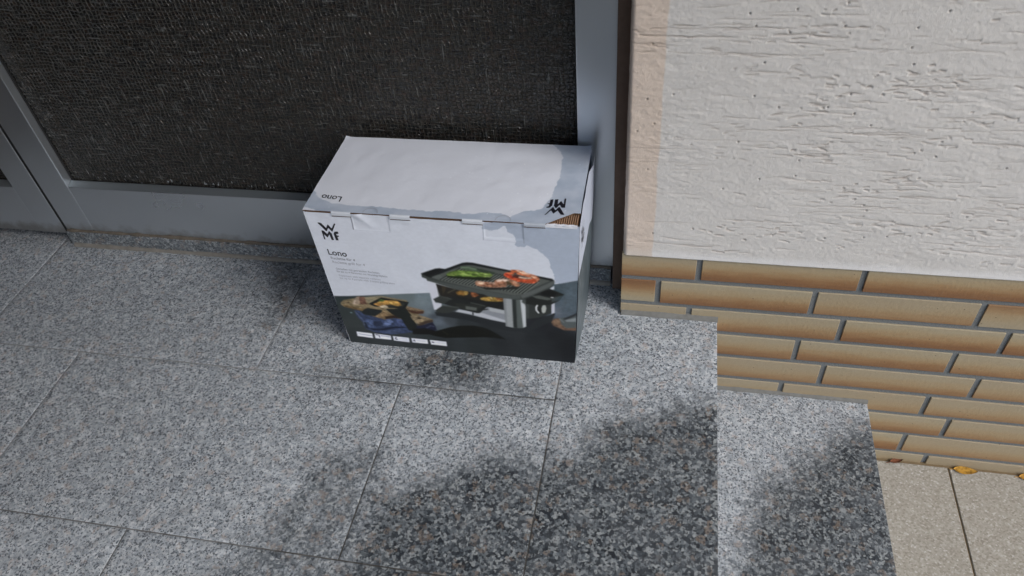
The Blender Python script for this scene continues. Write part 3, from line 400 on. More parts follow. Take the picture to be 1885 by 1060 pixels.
# ---------------- raclette carton ----------------
ART=json.loads('''[[0,[[11.2,100.5],[18.5,107.8],[43.6,116.5],[88.4,126.2],[132.0,121.2],[129.2,105.6],[157.4,101.5],[156.6,96.9],[144.9,90.0],[169.0,79.9],[150.0,72.9],[146.3,66.8],[130.3,67.7],[99.8,77.3],[85.9,69.0],[66.8,75.2],[47.4,86.1],[15.9,91.8],[10.7,95.9]],[118,102,74],1],[0,[[43.6,116.5],[88.4,126.2],[98.6,124.7],[84.3,119.5],[65.5,106.6],[53.0,110.7]],[122,112,88],1],[0,[[14.2,96.3],[25.0,95.6],[48.5,90.9],[60.2,95.0],[49.7,84.5],[34.0,87.4],[15.9,91.8]],[98,76,46],1],[0,[[61.2,74.6],[83.7,91.2],[101.3,84.9],[98.2,76.1],[83.1,68.7],[71.4,71.0]],[120,96,66],1],[0,[[84.7,76.4],[100.7,82.0],[116.7,81.1],[113.0,76.0],[96.4,74.0],[84.7,69.8]],[40,28,20],1],[0,[[22.7,102.7],[27.8,104.2],[27.9,102.0],[23.6,101.0]],[60,45,30],0],[0,[[32.5,101.1],[36.8,110.7],[44.1,118.7],[50.0,121.2],[49.3,112.1],[45.5,101.6],[36.7,98.8]],[150,128,108],1],[0,[[48.2,119.2],[58.1,121.1],[58.9,113.1],[58.7,103.1],[46.9,101.8]],[104,70,56],1],[1,[[39.6,111.0],[36.0,101.5]],[176,160,142],1,1.5],[0,[[63.0,104.5],[64.9,106.9],[88.4,123.2],[134.6,117.5],[126.0,102.5],[120.2,99.6],[107.0,100.3],[71.9,99.1]],[24,26,26],0],[0,[[70.8,106.3],[88.0,118.1],[128.2,114.5],[122.8,106.7],[87.9,98.1],[73.7,101.1]],[40,42,38],1],[0,[[70.4,104.4],[83.0,113.1],[91.7,116.7],[103.9,118.5],[114.5,118.4],[118.3,114.3],[120.4,108.2],[112.0,105.4],[101.9,107.9],[91.9,105.0],[80.6,101.9]],[170,122,52],1],[0,[[82.2,115.7],[86.8,118.9],[93.1,116.9],[88.3,113.1],[82.8,112.2]],[72,100,46],1],[0,[[99.1,114.0],[110.3,117.0],[114.8,113.0],[108.6,108.7],[100.9,109.6]],[190,150,70],1],[0,[[88.4,107.3],[94.8,105.9],[99.1,107.6],[95.2,108.1]],[96,70,34],1],[0,[[85.1,104.2],[91.9,105.0],[95.9,101.3],[91.9,98.2],[82.6,98.5],[78.8,99.9]],[186,168,142],1],[0,[[71.5,106.4],[80.4,107.4],[83.3,102.2],[77.7,101.0]],[190,130,60],1],[0,[[105.7,113.8],[109.8,114.8],[108.6,112.1],[105.5,111.4]],[140,80,30],1],[0,[[44.4,82.0],[49.2,88.2],[58.1,94.4],[83.2,91.7],[80.8,86.6],[67.5,75.3],[56.0,75.8],[45.4,77.4]],[28,32,34],0],[0,[[126.6,98.9],[137.4,100.2],[157.1,99.7],[155.0,93.4],[145.1,91.0],[134.6,91.6]],[70,42,30],1],[0,[[129.5,107.4],[152.4,102.8],[157.3,101.0],[143.5,97.2],[128.2,100.0]],[116,94,70],1],[0,[[32.8,85.4],[40.3,85.3],[47.8,75.8],[61.1,74.2],[74.2,71.4],[83.1,68.7],[102.0,74.7],[115.2,73.5],[120.6,51.3],[134.5,45.3],[112.6,37.6],[86.6,31.3],[68.4,31.0],[57.6,32.6],[47.4,37.2],[42.3,39.5],[40.7,56.8],[32.9,71.2]],[44,56,88],1],[0,[[44.4,61.1],[53.8,66.1],[63.8,61.6],[57.1,43.3],[49.0,44.3]],[60,76,116],1],[0,[[84.7,69.8],[93.3,71.8],[97.5,65.6],[86.8,52.8],[75.5,51.4]],[74,90,132],1],[0,[[104.4,73.1],[111.3,73.9],[116.9,60.4],[106.0,53.3],[104.1,64.5]],[58,70,112],1],[0,[[48.5,42.3],[68.1,42.8],[89.2,51.2],[111.8,55.0],[119.6,53.0],[96.8,48.3],[76.0,40.8],[55.9,37.7]],[18,24,44],1],[0,[[61.0,61.2],[75.5,64.9],[76.3,55.4],[63.7,48.0],[59.3,53.3]],[30,38,62],1],[0,[[89.0,43.4],[105.1,48.3],[111.1,44.3],[94.3,35.3],[66.0,32.7],[75.4,37.8]],[52,64,96],1],[0,[[42.1,57.0],[46.4,57.5],[48.1,40.2],[42.8,41.5]],[22,30,46],1],[1,[[32.9,82.5],[37.2,71.7],[43.0,61.0],[41.7,49.2]],[76,88,116],1,1.4],[0,[[90.1,96.2],[103.8,97.8],[126.7,102.6],[129.7,93.8],[133.6,85.9],[136.2,70.3],[139.3,57.4],[134.5,45.3],[121.1,46.5],[115.5,67.8],[114.0,74.3],[103.3,81.4],[98.5,84.6]],[26,29,28],0],[0,[[130.7,84.6],[144.4,87.2],[156.1,85.4],[169.1,80.3],[154.1,73.4],[146.2,66.3],[138.2,66.8],[133.1,75.6]],[128,110,84],1],[0,[[140.6,80.6],[145.7,83.1],[150.1,81.4],[144.9,78.5]],[30,24,18],1],[0,[[146.8,69.7],[154.3,74.8],[168.8,80.6],[168.8,74.3],[154.5,67.8],[145.2,60.0],[137.6,62.9]],[62,48,38],1],[0,[[136.9,59.0],[151.3,64.6],[167.5,74.1],[171.1,63.3],[171.6,53.8],[162.3,49.7],[134.5,45.3]],[26,29,46],1],[1,[[138.3,51.5],[152.4,55.2],[163.2,64.2],[168.4,62.9]],[58,62,88],1,2],[1,[[24.3,78.5],[25.8,78.5]],[130,160,168],1,1.5],[0,[[156.4,41.0],[171.1,52.2],[195.2,64.3],[215.0,70.8],[237.4,74.0],[252.6,71.4],[264.5,66.2],[276.0,56.3],[289.0,45.4],[271.9,46.6],[253.1,46.5],[224.0,41.6],[184.7,35.3],[165.6,37.5]],[19,20,18],1],[0,[[128.9,51.5],[152.5,56.7],[170.9,51.0],[163.0,41.9],[126.3,37.2]],[20,20,20],1],[1,[[182.3,52.4],[189.3,45.2]],[46,46,36],1,1.2],[0,[[175.2,99.8],[208.5,103.6],[237.1,98.3],[292.1,81.9],[314.4,73.5],[326.8,78.4],[340.0,97.5],[367.5,113.6],[373.4,114.3],[366.7,96.4],[326.1,67.2],[289.5,69.3],[229.5,86.4],[177.0,91.2]],[32,35,38],1],[0,[[173.4,169.1],[188.1,166.4],[189.9,143.0],[189.1,138.1],[178.4,130.4],[180.2,122.4],[190.3,121.8],[189.3,115.1],[178.8,105.5],[175.5,105.5],[174.0,147.8]],[182,184,196],0],[0,[[188.1,166.4],[189.8,162.2],[189.9,139.0],[188.5,138.0]],[60,62,62],0],[0,[[187.5,165.9],[197.6,163.0],[222.2,156.0],[293.7,144.6],[291.3,117.6],[267.3,122.2],[248.8,103.5],[211.1,125.8],[191.3,136.7]],[32,30,27],0],[0,[[196.4,162.8],[204.2,160.5],[200.4,150.6],[195.9,143.7]],[50,44,34],1],[1,[[204.7,147.8],[217.6,156.4]],[70,66,56],1,1.6],[0,[[218.0,150.8],[225.6,155.1],[238.3,154.9],[238.9,149.9],[229.9,143.3],[220.7,144.7],[218.2,147.7]],[122,84,32],1],[0,[[231.1,153.0],[237.1,154.4],[236.1,146.4],[231.4,145.9]],[140,110,50],1],[0,[[242.8,153.4],[249.6,152.6],[254.8,146.8],[248.5,142.9],[243.8,142.4],[241.6,148.6]],[128,64,30],1],[1,[[244.6,148.9],[247.3,142.8]],[170,110,70],1,1.2],[0,[[255.8,140.5],[264.9,144.3],[273.1,145.6],[292.4,142.9],[292.5,137.3],[280.1,134.8],[266.2,134.3],[257.1,136.6]],[140,108,40],1],[0,[[281.0,144.0],[293.0,142.9],[292.0,138.8],[282.8,138.6]],[120,70,34],1],[1,[[272.6,146.3],[275.0,141.0]],[200,190,140],1,1.3],[1,[[259.7,138.5],[271.3,138.9]],[180,130,60],1,1.3],[0,[[213.3,141.5],[256.9,134.1],[292.8,134.9],[291.3,117.6],[265.1,123.6],[234.9,126.8]],[24,25,25],1],[0,[[210.4,129.0],[216.8,133.0],[226.2,132.4],[239.3,128.9],[235.7,123.6],[222.9,125.5]],[126,129,134],0],[0,[[211.3,105.0],[217.4,110.3],[235.0,107.8],[251.3,105.5],[264.8,121.1],[293.0,117.0],[292.5,87.6],[267.8,92.2],[238.8,99.8],[225.0,104.1]],[120,124,132],0],[0,[[211.3,105.0],[217.4,110.3],[235.0,107.8],[256.2,106.1],[292.2,93.5],[292.5,87.6],[267.8,92.2],[238.8,99.8]],[160,163,172],1],[0,[[267.2,121.4],[293.0,116.6],[292.6,108.6],[268.6,112.5]],[150,154,160],1],[0,[[198.5,137.5],[210.8,140.4],[226.6,135.7],[261.7,124.9],[264.8,121.1],[251.3,105.5],[246.5,104.9],[228.0,109.5],[207.6,117.2],[191.5,122.0]],[28,30,30],0],[0,[[177.8,130.3],[190.5,139.1],[203.4,138.0],[208.7,133.7],[199.3,126.1],[194.9,120.7],[190.3,121.8],[180.0,124.8]],[46,49,48],0],[1,[[190.4,138.6],[208.7,133.7]],[66,69,66],1,1.2],[0,[[178.0,104.6],[191.4,117.0],[200.5,118.0],[218.1,115.9],[216.5,112.3],[200.4,100.4],[189.2,98.3],[178.1,101.2]],[44,47,46],0],[1,[[191.3,116.7],[218.1,115.4]],[68,72,70],1,1.2],[0,[[211.1,125.8],[239.3,124.0],[258.0,122.8],[248.3,110.2],[228.1,110.3],[217.0,116.6]],[36,38,36],1],[0,[[229.9,119.7],[248.0,117.6],[246.5,109.9],[229.0,112.1]],[78,82,80],1],[1,[[239.8,128.2],[261.5,123.2]],[72,75,72],1,1.3],[1,[[259.4,113.9],[265.5,116.3]],[30,32,32],0,1.5],[1,[[240.0,105.0],[239.9,100.8]],[40,42,44],0,1.8],[0,[[326.1,145.0],[370.5,156.1],[368.9,117.5],[347.7,105.1],[326.5,99.3]],[42,45,45],0],[0,[[327.6,133.9],[333.4,134.6],[331.4,103.2],[327.2,101.0]],[56,60,60],1],[0,[[368.9,140.1],[374.1,141.5],[373.2,118.0],[367.9,115.0]],[172,174,186],0],[0,[[367.8,172.1],[374.9,178.1],[374.6,170.5],[369.9,169.2]],[176,180,190],0],[0,[[368.8,115.6],[373.4,118.1],[373.1,114.4],[368.7,112.3]],[22,24,26],0],[0,[[326.1,145.0],[341.3,153.7],[350.8,163.3],[367.8,171.3],[389.7,161.3],[384.8,154.5],[380.7,146.2],[368.6,136.9],[342.3,132.4],[327.8,135.5]],[27,29,28],0],[0,[[339.0,153.0],[350.4,155.5],[368.0,151.1],[369.0,148.1],[363.3,145.9],[345.5,148.7]],[72,76,74],1],[0,[[369.2,151.2],[385.0,158.4],[377.9,147.5],[369.9,141.8]],[58,64,66],1],[0,[[379.3,153.9],[388.3,159.6],[380.7,147.0],[374.4,143.9]],[50,60,66],1],[0,[[353.1,163.6],[367.7,168.2],[379.6,163.3],[372.6,154.8],[355.0,157.5]],[17,18,18],1],[1,[[369.2,152.8],[372.0,152.8]],[190,190,196],0,1.5],[1,[[346.5,133.1],[344.4,128.5],[344.3,122.0],[347.7,115.9]],[206,208,214],0,1.9],[0,[[348.1,133.0],[351.5,134.2],[354.2,132.1],[352.9,117.3],[348.8,116.0],[346.9,123.2]],[26,28,28],0],[0,[[354.2,132.1],[356.6,134.8],[359.4,134.3],[360.6,128.0],[358.7,118.8],[355.1,115.4],[352.8,118.9],[352.6,126.2]],[150,153,152],0],[0,[[293.5,143.8],[323.8,144.7],[328.3,143.6],[325.3,81.3],[320.4,78.2],[304.9,76.2],[292.0,78.9]],[132,136,140],0],[0,[[293.5,143.8],[297.6,143.7],[294.4,78.7],[292.0,78.9]],[112,116,120],1],[0,[[307.3,143.7],[314.7,143.7],[311.4,76.5],[304.3,76.2]],[34,38,38],1],[0,[[313.5,143.6],[321.4,142.8],[320.4,77.6],[310.8,76.4]],[74,80,80],1],[0,[[320.3,142.4],[328.2,142.8],[325.5,81.4],[320.6,78.2]],[168,172,178],0],[0,[[323.8,144.7],[329.0,145.3],[327.9,129.1],[326.5,133.8],[322.2,138.1]],[60,64,64],1],[0,[[166.7,185.6],[191.3,198.1],[198.4,199.6],[207.4,198.6],[214.7,202.3],[236.6,213.7],[243.5,215.4],[252.4,215.2],[308.2,204.5],[347.2,197.2],[372.0,192.2],[375.6,188.8],[375.4,182.7],[369.0,172.9],[339.0,152.7],[323.7,143.1],[310.0,142.4],[302.2,144.7],[270.1,145.2],[261.0,150.6],[222.2,156.0],[188.8,166.8],[174.2,170.8],[173.7,174.6],[166.6,177.8]],[52,56,55],0],[0,[[166.7,185.6],[191.3,198.1],[198.4,199.6],[207.4,198.6],[214.7,202.3],[236.6,213.7],[243.5,215.4],[252.4,215.2],[308.2,204.5],[347.2,197.2],[372.0,192.2],[375.1,188.7],[370.7,187.5],[345.9,193.3],[306.8,200.7],[276.3,205.9],[251.8,210.3],[238.2,209.0],[228.7,205.1],[183.9,180.3],[175.9,181.1],[168.3,184.2]],[26,28,29],0],[0,[[173.8,175.4],[182.7,172.4],[261.8,158.6],[278.0,155.6],[308.4,151.0],[321.0,153.1],[320.5,145.9],[308.9,143.1],[270.2,146.0],[261.0,151.4],[222.3,156.8],[188.9,167.6],[174.3,171.6]],[64,69,68],1],[0,[[321.0,153.1],[351.3,172.6],[375.1,188.7],[375.1,183.5],[369.1,176.0],[339.2,155.1],[323.9,146.3]],[76,80,80],1],[0,[[182.6,179.4],[233.3,205.6],[245.0,209.2],[252.8,208.9],[303.6,201.8],[345.9,193.3],[369.6,188.2],[344.6,171.9],[321.1,153.9],[309.6,151.9],[271.4,158.1],[261.9,159.4],[194.5,173.6]],[72,76,74],0],[0,[[181.3,178.5],[196.4,186.1],[202.2,179.0],[198.1,174.8]],[80,85,84],1],[1,[[196.2,175.2],[234.3,204.1]],[30,33,32],0,1.5],[1,[[198.5,175.1],[233.3,201.6]],[112,117,114],0,1.0],[1,[[201.2,174.5],[238.8,203.4]],[30,33,32],0,1.5],[1,[[203.5,174.4],[237.9,200.9]],[112,117,114],0,1.0],[1,[[206.1,173.8],[243.4,202.7]],[30,33,32],0,1.5],[1,[[208.5,173.7],[242.5,200.2]],[112,117,114],0,1.0],[1,[[211.1,173.1],[247.9,202.0]],[30,33,32],0,1.5],[1,[[213.4,173.0],[247.1,199.5]],[112,117,114],0,1.0],[1,[[216.1,172.4],[252.5,201.3]],[30,33,32],0,1.5],[1,[[218.4,172.3],[251.7,198.8]],[112,117,114],0,1.0],[1,[[221.0,171.7],[257.0,200.7]],[30,33,32],0,1.5],[1,[[223.3,171.6],[256.2,198.1]],[112,117,114],0,1.0],[1,[[226.0,171.0],[261.6,200.0]],[30,33,32],0,1.5],[1,[[228.3,170.8],[260.8,197.4]],[112,117,114],0,1.0],[1,[[230.9,170.3],[266.1,199.3]],[30,33,32],0,1.5],[1,[[233.2,170.1],[265.4,196.7]],[112,117,114],0,1.0],[1,[[235.8,169.5],[270.6,198.6]],[30,33,32],0,1.5],[1,[[238.1,169.4],[269.9,196.0]],[112,117,114],0,1.0],[1,[[240.8,168.8],[275.2,197.9]],[30,33,32],0,1.5],[1,[[243.1,168.7],[274.5,195.3]],[112,117,114],0,1.0],[1,[[245.7,168.1],[279.7,197.2]],[30,33,32],0,1.5],[1,[[248.0,168.0],[279.1,194.7]],[112,117,114],0,1.0],[1,[[250.6,167.4],[284.2,196.5]],[30,33,32],0,1.5],[1,[[252.9,167.3],[283.6,194.0]],[112,117,114],0,1.0],[1,[[255.6,166.7],[288.8,195.8]],[30,33,32],0,1.5],[1,[[257.8,166.6],[288.2,193.3]],[112,117,114],0,1.0],[1,[[260.5,166.0],[293.3,195.2]],[30,33,32],0,1.5],[1,[[262.8,165.9],[292.7,192.6]],[112,117,114],0,1.0],[1,[[265.4,165.3],[297.8,194.5]],[30,33,32],0,1.5],[1,[[267.7,165.2],[297.3,191.9]],[112,117,114],0,1.0],[1,[[270.3,164.6],[302.3,193.8]],[30,33,32],0,1.5],[1,[[272.6,164.5],[301.8,191.2]],[112,117,114],0,1.0],[1,[[275.3,163.9],[306.8,193.1]],[30,33,32],0,1.5],[1,[[277.5,163.8],[306.4,190.5]],[112,117,114],0,1.0],[1,[[280.2,163.2],[311.4,192.4]],[30,33,32],0,1.5],[1,[[282.4,163.1],[310.9,189.9]],[112,117,114],0,1.0],[1,[[285.1,162.5],[315.9,191.7]],[30,33,32],0,1.5],[1,[[287.3,162.4],[315.5,189.2]],[112,117,114],0,1.0],[1,[[290.0,161.8],[320.4,191.1]],[30,33,32],0,1.5],[1,[[292.2,161.7],[320.0,188.5]],[112,117,114],0,1.0],[1,[[294.9,161.1],[324.9,190.4]],[30,33,32],0,1.5],[1,[[297.1,161.0],[324.5,187.8]],[112,117,114],0,1.0],[1,[[299.8,160.4],[329.4,189.7]],[30,33,32],0,1.5],[1,[[302.0,160.3],[329.0,187.1]],[112,117,114],0,1.0],[1,[[304.7,159.7],[333.9,189.0]],[30,33,32],0,1.5],[1,[[306.9,159.6],[333.6,186.4]],[112,117,114],0,1.0],[1,[[309.5,159.0],[338.4,188.3]],[30,33,32],0,1.5],[1,[[311.8,158.9],[338.1,185.8]],[112,117,114],0,1.0],[1,[[314.4,158.4],[342.9,187.7]],[30,33,32],0,1.5],[1,[[316.6,158.2],[342.6,185.1]],[112,117,114],0,1.0],[1,[[319.3,157.7],[347.4,187.0]],[30,33,32],0,1.5],[1,[[321.5,157.6],[347.1,184.4]],[112,117,114],0,1.0],[1,[[324.2,157.0],[351.9,186.3]],[30,33,32],0,1.5],[1,[[326.4,156.9],[351.7,183.7]],[112,117,114],0,1.0],[1,[[170.6,184.4],[175.9,181.4],[182.0,179.3]],[22,23,24],0,2.2],[0,[[171.5,186.0],[190.9,195.5],[203.7,196.7],[180.8,182.8],[175.0,182.8]],[20,21,21],0],[0,[[207.2,185.7],[211.8,189.2],[279.5,186.7],[275.6,181.7],[259.6,180.1],[225.5,180.6],[209.5,181.3]],[24,30,16],1],[0,[[231.9,203.9],[238.0,207.0],[251.4,206.5],[258.9,204.3],[286.2,197.9],[284.7,194.8],[254.8,197.1],[237.0,199.2]],[44,54,44],1],[1,[[234.2,203.7],[244.4,204.4],[255.3,201.7]],[90,106,88],1,3.2],[1,[[239.4,200.2],[250.6,199.7],[260.5,198.4]],[70,86,66],1,2.0],[0,[[207.6,188.0],[213.5,193.1],[227.7,197.5],[239.1,197.9],[254.8,197.6],[269.2,195.5],[281.3,193.7],[278.7,189.6],[268.3,187.1],[242.0,185.3],[219.2,185.3],[208.9,185.1]],[82,110,40],1],[1,[[227.4,190.2],[232.8,190.5]],[104,134,50],1,1.4],[1,[[249.6,190.4],[252.4,190.8]],[60,84,28],1,1.4],[1,[[276.4,192.3],[279.9,192.1]],[120,146,60],1,1.4],[1,[[221.6,189.3],[225.0,190.2]],[120,146,60],1,1.4],[1,[[262.7,194.5],[264.4,193.8]],[120,146,60],1,1.4],[1,[[265.5,193.6],[270.0,193.1]],[120,146,60],1,1.4],[1,[[257.9,188.0],[262.5,188.1]],[60,84,28],1,1.4],[1,[[274.7,195.0],[276.8,195.6]],[104,134,50],1,1.4],[1,[[225.6,186.7],[230.3,186.2]],[60,84,28],1,1.4],[1,[[239.0,188.2],[242.1,188.0]],[120,146,60],1,1.4],[1,[[249.5,187.9],[255.0,189.0]],[52,72,26],1,1.4],[1,[[230.0,189.8],[232.3,189.0]],[52,72,26],1,1.4],[1,[[274.0,188.7],[276.1,188.3]],[120,146,60],1,1.4],[1,[[252.6,187.3],[255.5,188.1]],[104,134,50],1,1.4],[1,[[266.9,187.8],[270.0,188.6]],[140,160,78],1,1.4],[1,[[270.5,195.8],[275.1,195.3]],[60,84,28],1,1.4],[1,[[214.6,189.2],[217.8,189.1]],[140,160,78],1,1.4],[1,[[247.3,187.7],[250.9,186.8]],[104,134,50],1,1.4],[1,[[232.6,194.2],[236.3,193.5]],[120,146,60],1,1.4],[1,[[275.0,193.8],[277.4,194.5]],[104,134,50],1,1.4],[1,[[268.3,193.4],[273.6,193.8]],[150,168,96],1,1.4],[1,[[241.9,190.9],[247.0,190.7]],[52,72,26],1,1.4],[1,[[218.1,186.4],[220.8,186.1]],[120,146,60],1,1.4],[1,[[258.0,187.9],[263.6,188.1]],[60,84,28],1,1.4],[1,[[248.1,195.2],[253.7,195.8]],[60,84,28],1,1.4],[1,[[236.4,190.1],[238.3,189.8]],[150,168,96],1,1.4],[1,[[242.1,189.6],[246.3,190.1]],[104,134,50],1,1.4],[1,[[243.7,190.3],[245.5,190.5]],[52,72,26],1,1.4],[1,[[252.9,193.0],[255.9,193.3]],[120,146,60],1,1.4],[1,[[232.4,191.8],[235.1,191.3]],[120,146,60],1,1.4],[1,[[218.4,187.7],[222.9,188.5]],[120,146,60],1,1.4],[1,[[244.3,189.8],[247.0,190.4]],[104,134,50],1,1.4],[1,[[240.1,189.3],[244.1,188.6]],[140,160,78],1,1.4],[1,[[256.0,193.7],[258.0,193.2]],[150,168,96],1,1.4],[1,[[226.1,190.0],[228.7,190.6]],[104,134,50],1,1.4],[1,[[246.7,193.7],[249.1,194.1]],[120,146,60],1,1.4],[1,[[264.2,190.5],[267.3,191.2]],[120,146,60],1,1.4],[1,[[230.6,188.2],[234.2,188.0]],[104,134,50],1,1.4],[1,[[230.8,190.1],[236.2,191.0]],[140,160,78],1,1.4],[1,[[211.7,186.4],[217.4,186.8]],[120,146,60],1,1.4],[1,[[273.1,188.5],[274.9,188.4]],[150,168,96],1,1.4],[1,[[260.6,189.6],[264.4,188.9]],[104,134,50],1,1.4],[0,[[254.8,167.3],[262.5,165.0],[294.5,166.7],[295.0,166.8],[317.9,172.2],[322.3,171.2],[317.5,166.0],[285.5,161.9],[267.8,160.8]],[30,31,29],1],[1,[[257.1,173.0],[263.3,172.0],[274.6,171.6],[283.7,171.8],[296.3,173.9]],[150,98,72],1,8.5],[1,[[287.7,178.4],[298.1,181.7],[306.9,180.3],[311.8,179.3],[317.1,176.0]],[150,98,72],1,8.0],[1,[[257.9,174.6],[263.5,174.4]],[190,158,134],1,4],[1,[[275.0,175.5],[281.7,175.0]],[176,142,124],1,2.5],[1,[[288.0,181.5],[296.0,183.5],[303.7,182.3]],[190,166,152],1,3.5],[1,[[313.1,181.7],[317.3,179.1]],[176,130,104],1,3],[1,[[269.5,175.4],[271.0,170.0]],[104,58,36],1,1.6],[1,[[277.3,173.9],[278.8,168.5]],[104,58,36],1,1.6],[1,[[288.8,175.9],[290.3,170.5]],[104,58,36],1,1.6],[1,[[296.0,181.2],[297.6,175.8]],[104,58,36],1,1.6],[1,[[302.7,180.3],[304.2,175.0]],[104,58,36],1,1.6],[1,[[309.3,179.5],[310.9,174.1]],[104,58,36],1,1.6],[1,[[303.4,179.2],[307.1,176.5]],[70,56,34],1,4],[1,[[302.6,196.5],[312.2,198.9],[312.5,203.1],[320.2,203.4],[328.9,201.3]],[176,78,42],1,4.5],[1,[[302.9,193.8],[310.4,189.8],[321.1,185.5],[332.1,184.4],[342.1,184.6],[347.3,188.9]],[186,66,32],1,7],[1,[[322.2,199.9],[333.0,197.2],[343.8,194.6],[349.0,190.6]],[190,96,60],1,6],[1,[[302.1,196.5],[307.3,192.5],[311.5,189.9]],[160,40,22],1,3],[0,[[311.1,192.1],[315.9,196.3],[321.8,194.7],[327.0,190.7],[319.2,188.8],[313.2,190.0]],[66,30,24],1],[1,[[320.3,204.2],[324.6,202.4],[329.9,200.7]],[204,166,140],1,2.2],[1,[[322.6,191.0],[330.3,189.5],[339.2,191.1]],[204,166,140],1,2.2],[1,[[341.6,195.1],[346.9,192.6]],[204,166,140],1,2.2],[1,[[327.7,200.5],[337.4,198.4]],[204,166,140],1,2.2],[1,[[348.1,193.5],[350.0,189.2],[349.2,184.6]],[206,130,96],1,1.4],[0,[[366.8,95.8],[370.6,103.7],[381.0,107.5],[406.8,90.6],[407.7,80.5],[387.0,79.6],[370.0,88.6]],[98,72,56],1],[0,[[368.0,95.9],[374.0,103.3],[380.8,102.5],[380.5,92.4],[373.5,89.8]],[112,86,66],1],[0,[[379.9,107.3],[389.0,110.1],[407.3,120.4],[407.3,87.3],[390.6,84.3],[382.8,92.7]],[70,76,78],1],[0,[[388.8,103.4],[406.6,110.5],[406.4,101.4],[391.0,99.5]],[112,118,122],1],[1,[[388.9,105.9],[399.3,112.9],[407.9,119.7]],[36,38,42],1,3],[1,[[380.9,105.0],[386.4,98.1]],[92,98,100],1,2.4],[0,[[22.6,30.1],[51.2,28.8],[50.9,16.8],[21.9,18.0]],[202,204,220],0],[0,[[55.5,29.3],[84.8,27.7],[84.2,16.5],[54.7,17.3]],[202,204,220],0],[0,[[88.5,27.2],[117.5,26.4],[116.7,14.5],[88.4,15.6]],[202,204,220],0],[0,[[121.6,26.4],[150.4,26.2],[150.0,14.6],[121.6,15.0]],[202,204,220],0],[0,[[154.4,25.9],[183.6,25.2],[183.6,13.1],[155.3,13.9]],[202,204,220],0],[1,[[26.2,24.6],[49.8,22.6]],[140,142,156],0,1.3],[1,[[58.4,26.7],[60.5,26.4]],[90,92,104],0,2.2],[1,[[63.3,26.8],[63.4,20.4]],[70,72,84],0,1.2],[1,[[66.5,25.2],[82.4,24.5]],[130,132,146],0,1.3],[1,[[94.2,24.4],[92.3,21.8],[92.8,19.0],[95.4,19.8]],[50,52,62],0,1.4],[1,[[98.8,22.6],[114.0,22.6]],[160,162,176],0,0.9],[1,[[98.0,18.5],[114.6,18.3]],[160,162,176],0,0.9],[1,[[124.4,18.8],[126.4,22.6],[127.1,18.7]],[80,82,94],0,1.4],[1,[[130.3,21.1],[145.4,21.1]],[170,172,184],0,0.9],[1,[[158.4,20.5],[160.1,20.3]],[90,92,104],0,2.6],[1,[[163.1,20.5],[179.4,20.1]],[176,178,190],0,0.9]]'''); TABLE=[[-0.1,115.2],[13.9,116.5],[33.5,119.4],[86.3,129.0],[172.7,143.7],[174.5,143.9],[375.3,181.4],[384.4,183.7],[412.4,192.5]]+[[430,-8],[-10,-8]]; CTRL=[[[8.4,111.2],[38,46,48]],[[14.4,80.4],[44,50,51]],[[17.2,52.1],[46,51,52]],[[17.7,18.5],[40,44,46]],[[139.3,132.6],[88,98,102]],[[157.2,124.0],[104,115,122]],[[163.3,97.7],[98,108,116]],[[175.9,77.0],[84,93,104]],[[179.7,58.6],[70,78,86]],[[149.8,39.4],[44,49,51]],[[89.7,11.8],[42,46,49]],[[173.8,18.9],[38,42,44]],[[159.1,134.4],[98,110,118]],[[171.9,88.4],[62,68,76]],[[198.1,84.8],[56,61,66]],[[222.3,78.9],[40,44,47]],[[267.9,84.4],[34,37,40]],[[189.2,21.7],[42,46,49]],[[238.1,25.9],[40,44,46]],[[286.3,32.3],[32,35,38]],[[304.5,64.5],[36,39,42]],[[351.8,94.6],[24,25,29]],[[342.1,53.5],[28,31,34]],[[373.0,66.5],[22,24,27]],[[394.9,42.2],[18,20,23]],[[384.1,172.5],[62,76,86]],[[397.9,162.1],[70,84,96]],[[394.3,133.4],[66,80,92]],[[378.1,123.2],[84,92,106]],[[388.2,124.4],[64,76,88]],[[378.7,139.8],[70,80,90]],[[378.1,164.0],[56,66,72]]]
WF=[[[275.5,291.9],[274.4,282.4],[285.1,280.6],[296.2,282.4],[304.9,289.1],[308.9,289.4],[312.1,279.3],[319.8,273.8],[322.3,263.5],[320.5,257.1],[326.3,252.3],[334.4,251.7],[337.5,257.7],[344.0,252.0],[350.7,250.8],[361.4,248.1],[352.2,250.5],[363.0,240.3],[369.7,229.4],[370.2,214.0],[375.5,201.9],[375.7,182.7],[411.5,188.0],[425.0,300.0],[333.2,302.9]],[[-374.2,364.3],[-360.9,381.9],[-339.6,392.1],[-342.1,377.8],[-318.5,380.6],[-303.5,374.9],[-317.0,366.4]],[[-488.4,355.7],[-443.6,358.5],[-443.1,367.8],[-463.2,364.5],[-465.5,372.1],[-453.1,396.1],[-442.2,422.0],[-454.2,413.0]]]; WT=[[[349.9,192.9],[364.2,174.9],[369.4,160.4],[370.3,131.5],[371.2,112.9],[369.6,92.1],[368.1,78.5],[366.6,60.8],[361.2,47.4],[357.2,33.8],[346.1,28.0],[334.4,25.9],[324.7,19.9],[314.3,10.6],[299.4,17.6],[272.4,16.7],[253.1,11.4],[217.5,15.6],[197.5,12.8],[162.0,14.0],[125.7,16.2],[104.0,16.5],[82.5,15.7],[55.5,17.7],[37.2,19.5],[13.4,30.9],[-2.4,50.3],[-0.8,36.6],[-4.0,7.1],[45.8,-3.8],[256.5,-12.1],[368.2,-13.4],[425.2,-2.3],[418.2,207.0]]]
Wp=lin((182,186,198))
def alb(c): return np.clip(lin(c)/Wp*np.array([.69,.725,.80]),0,.9)
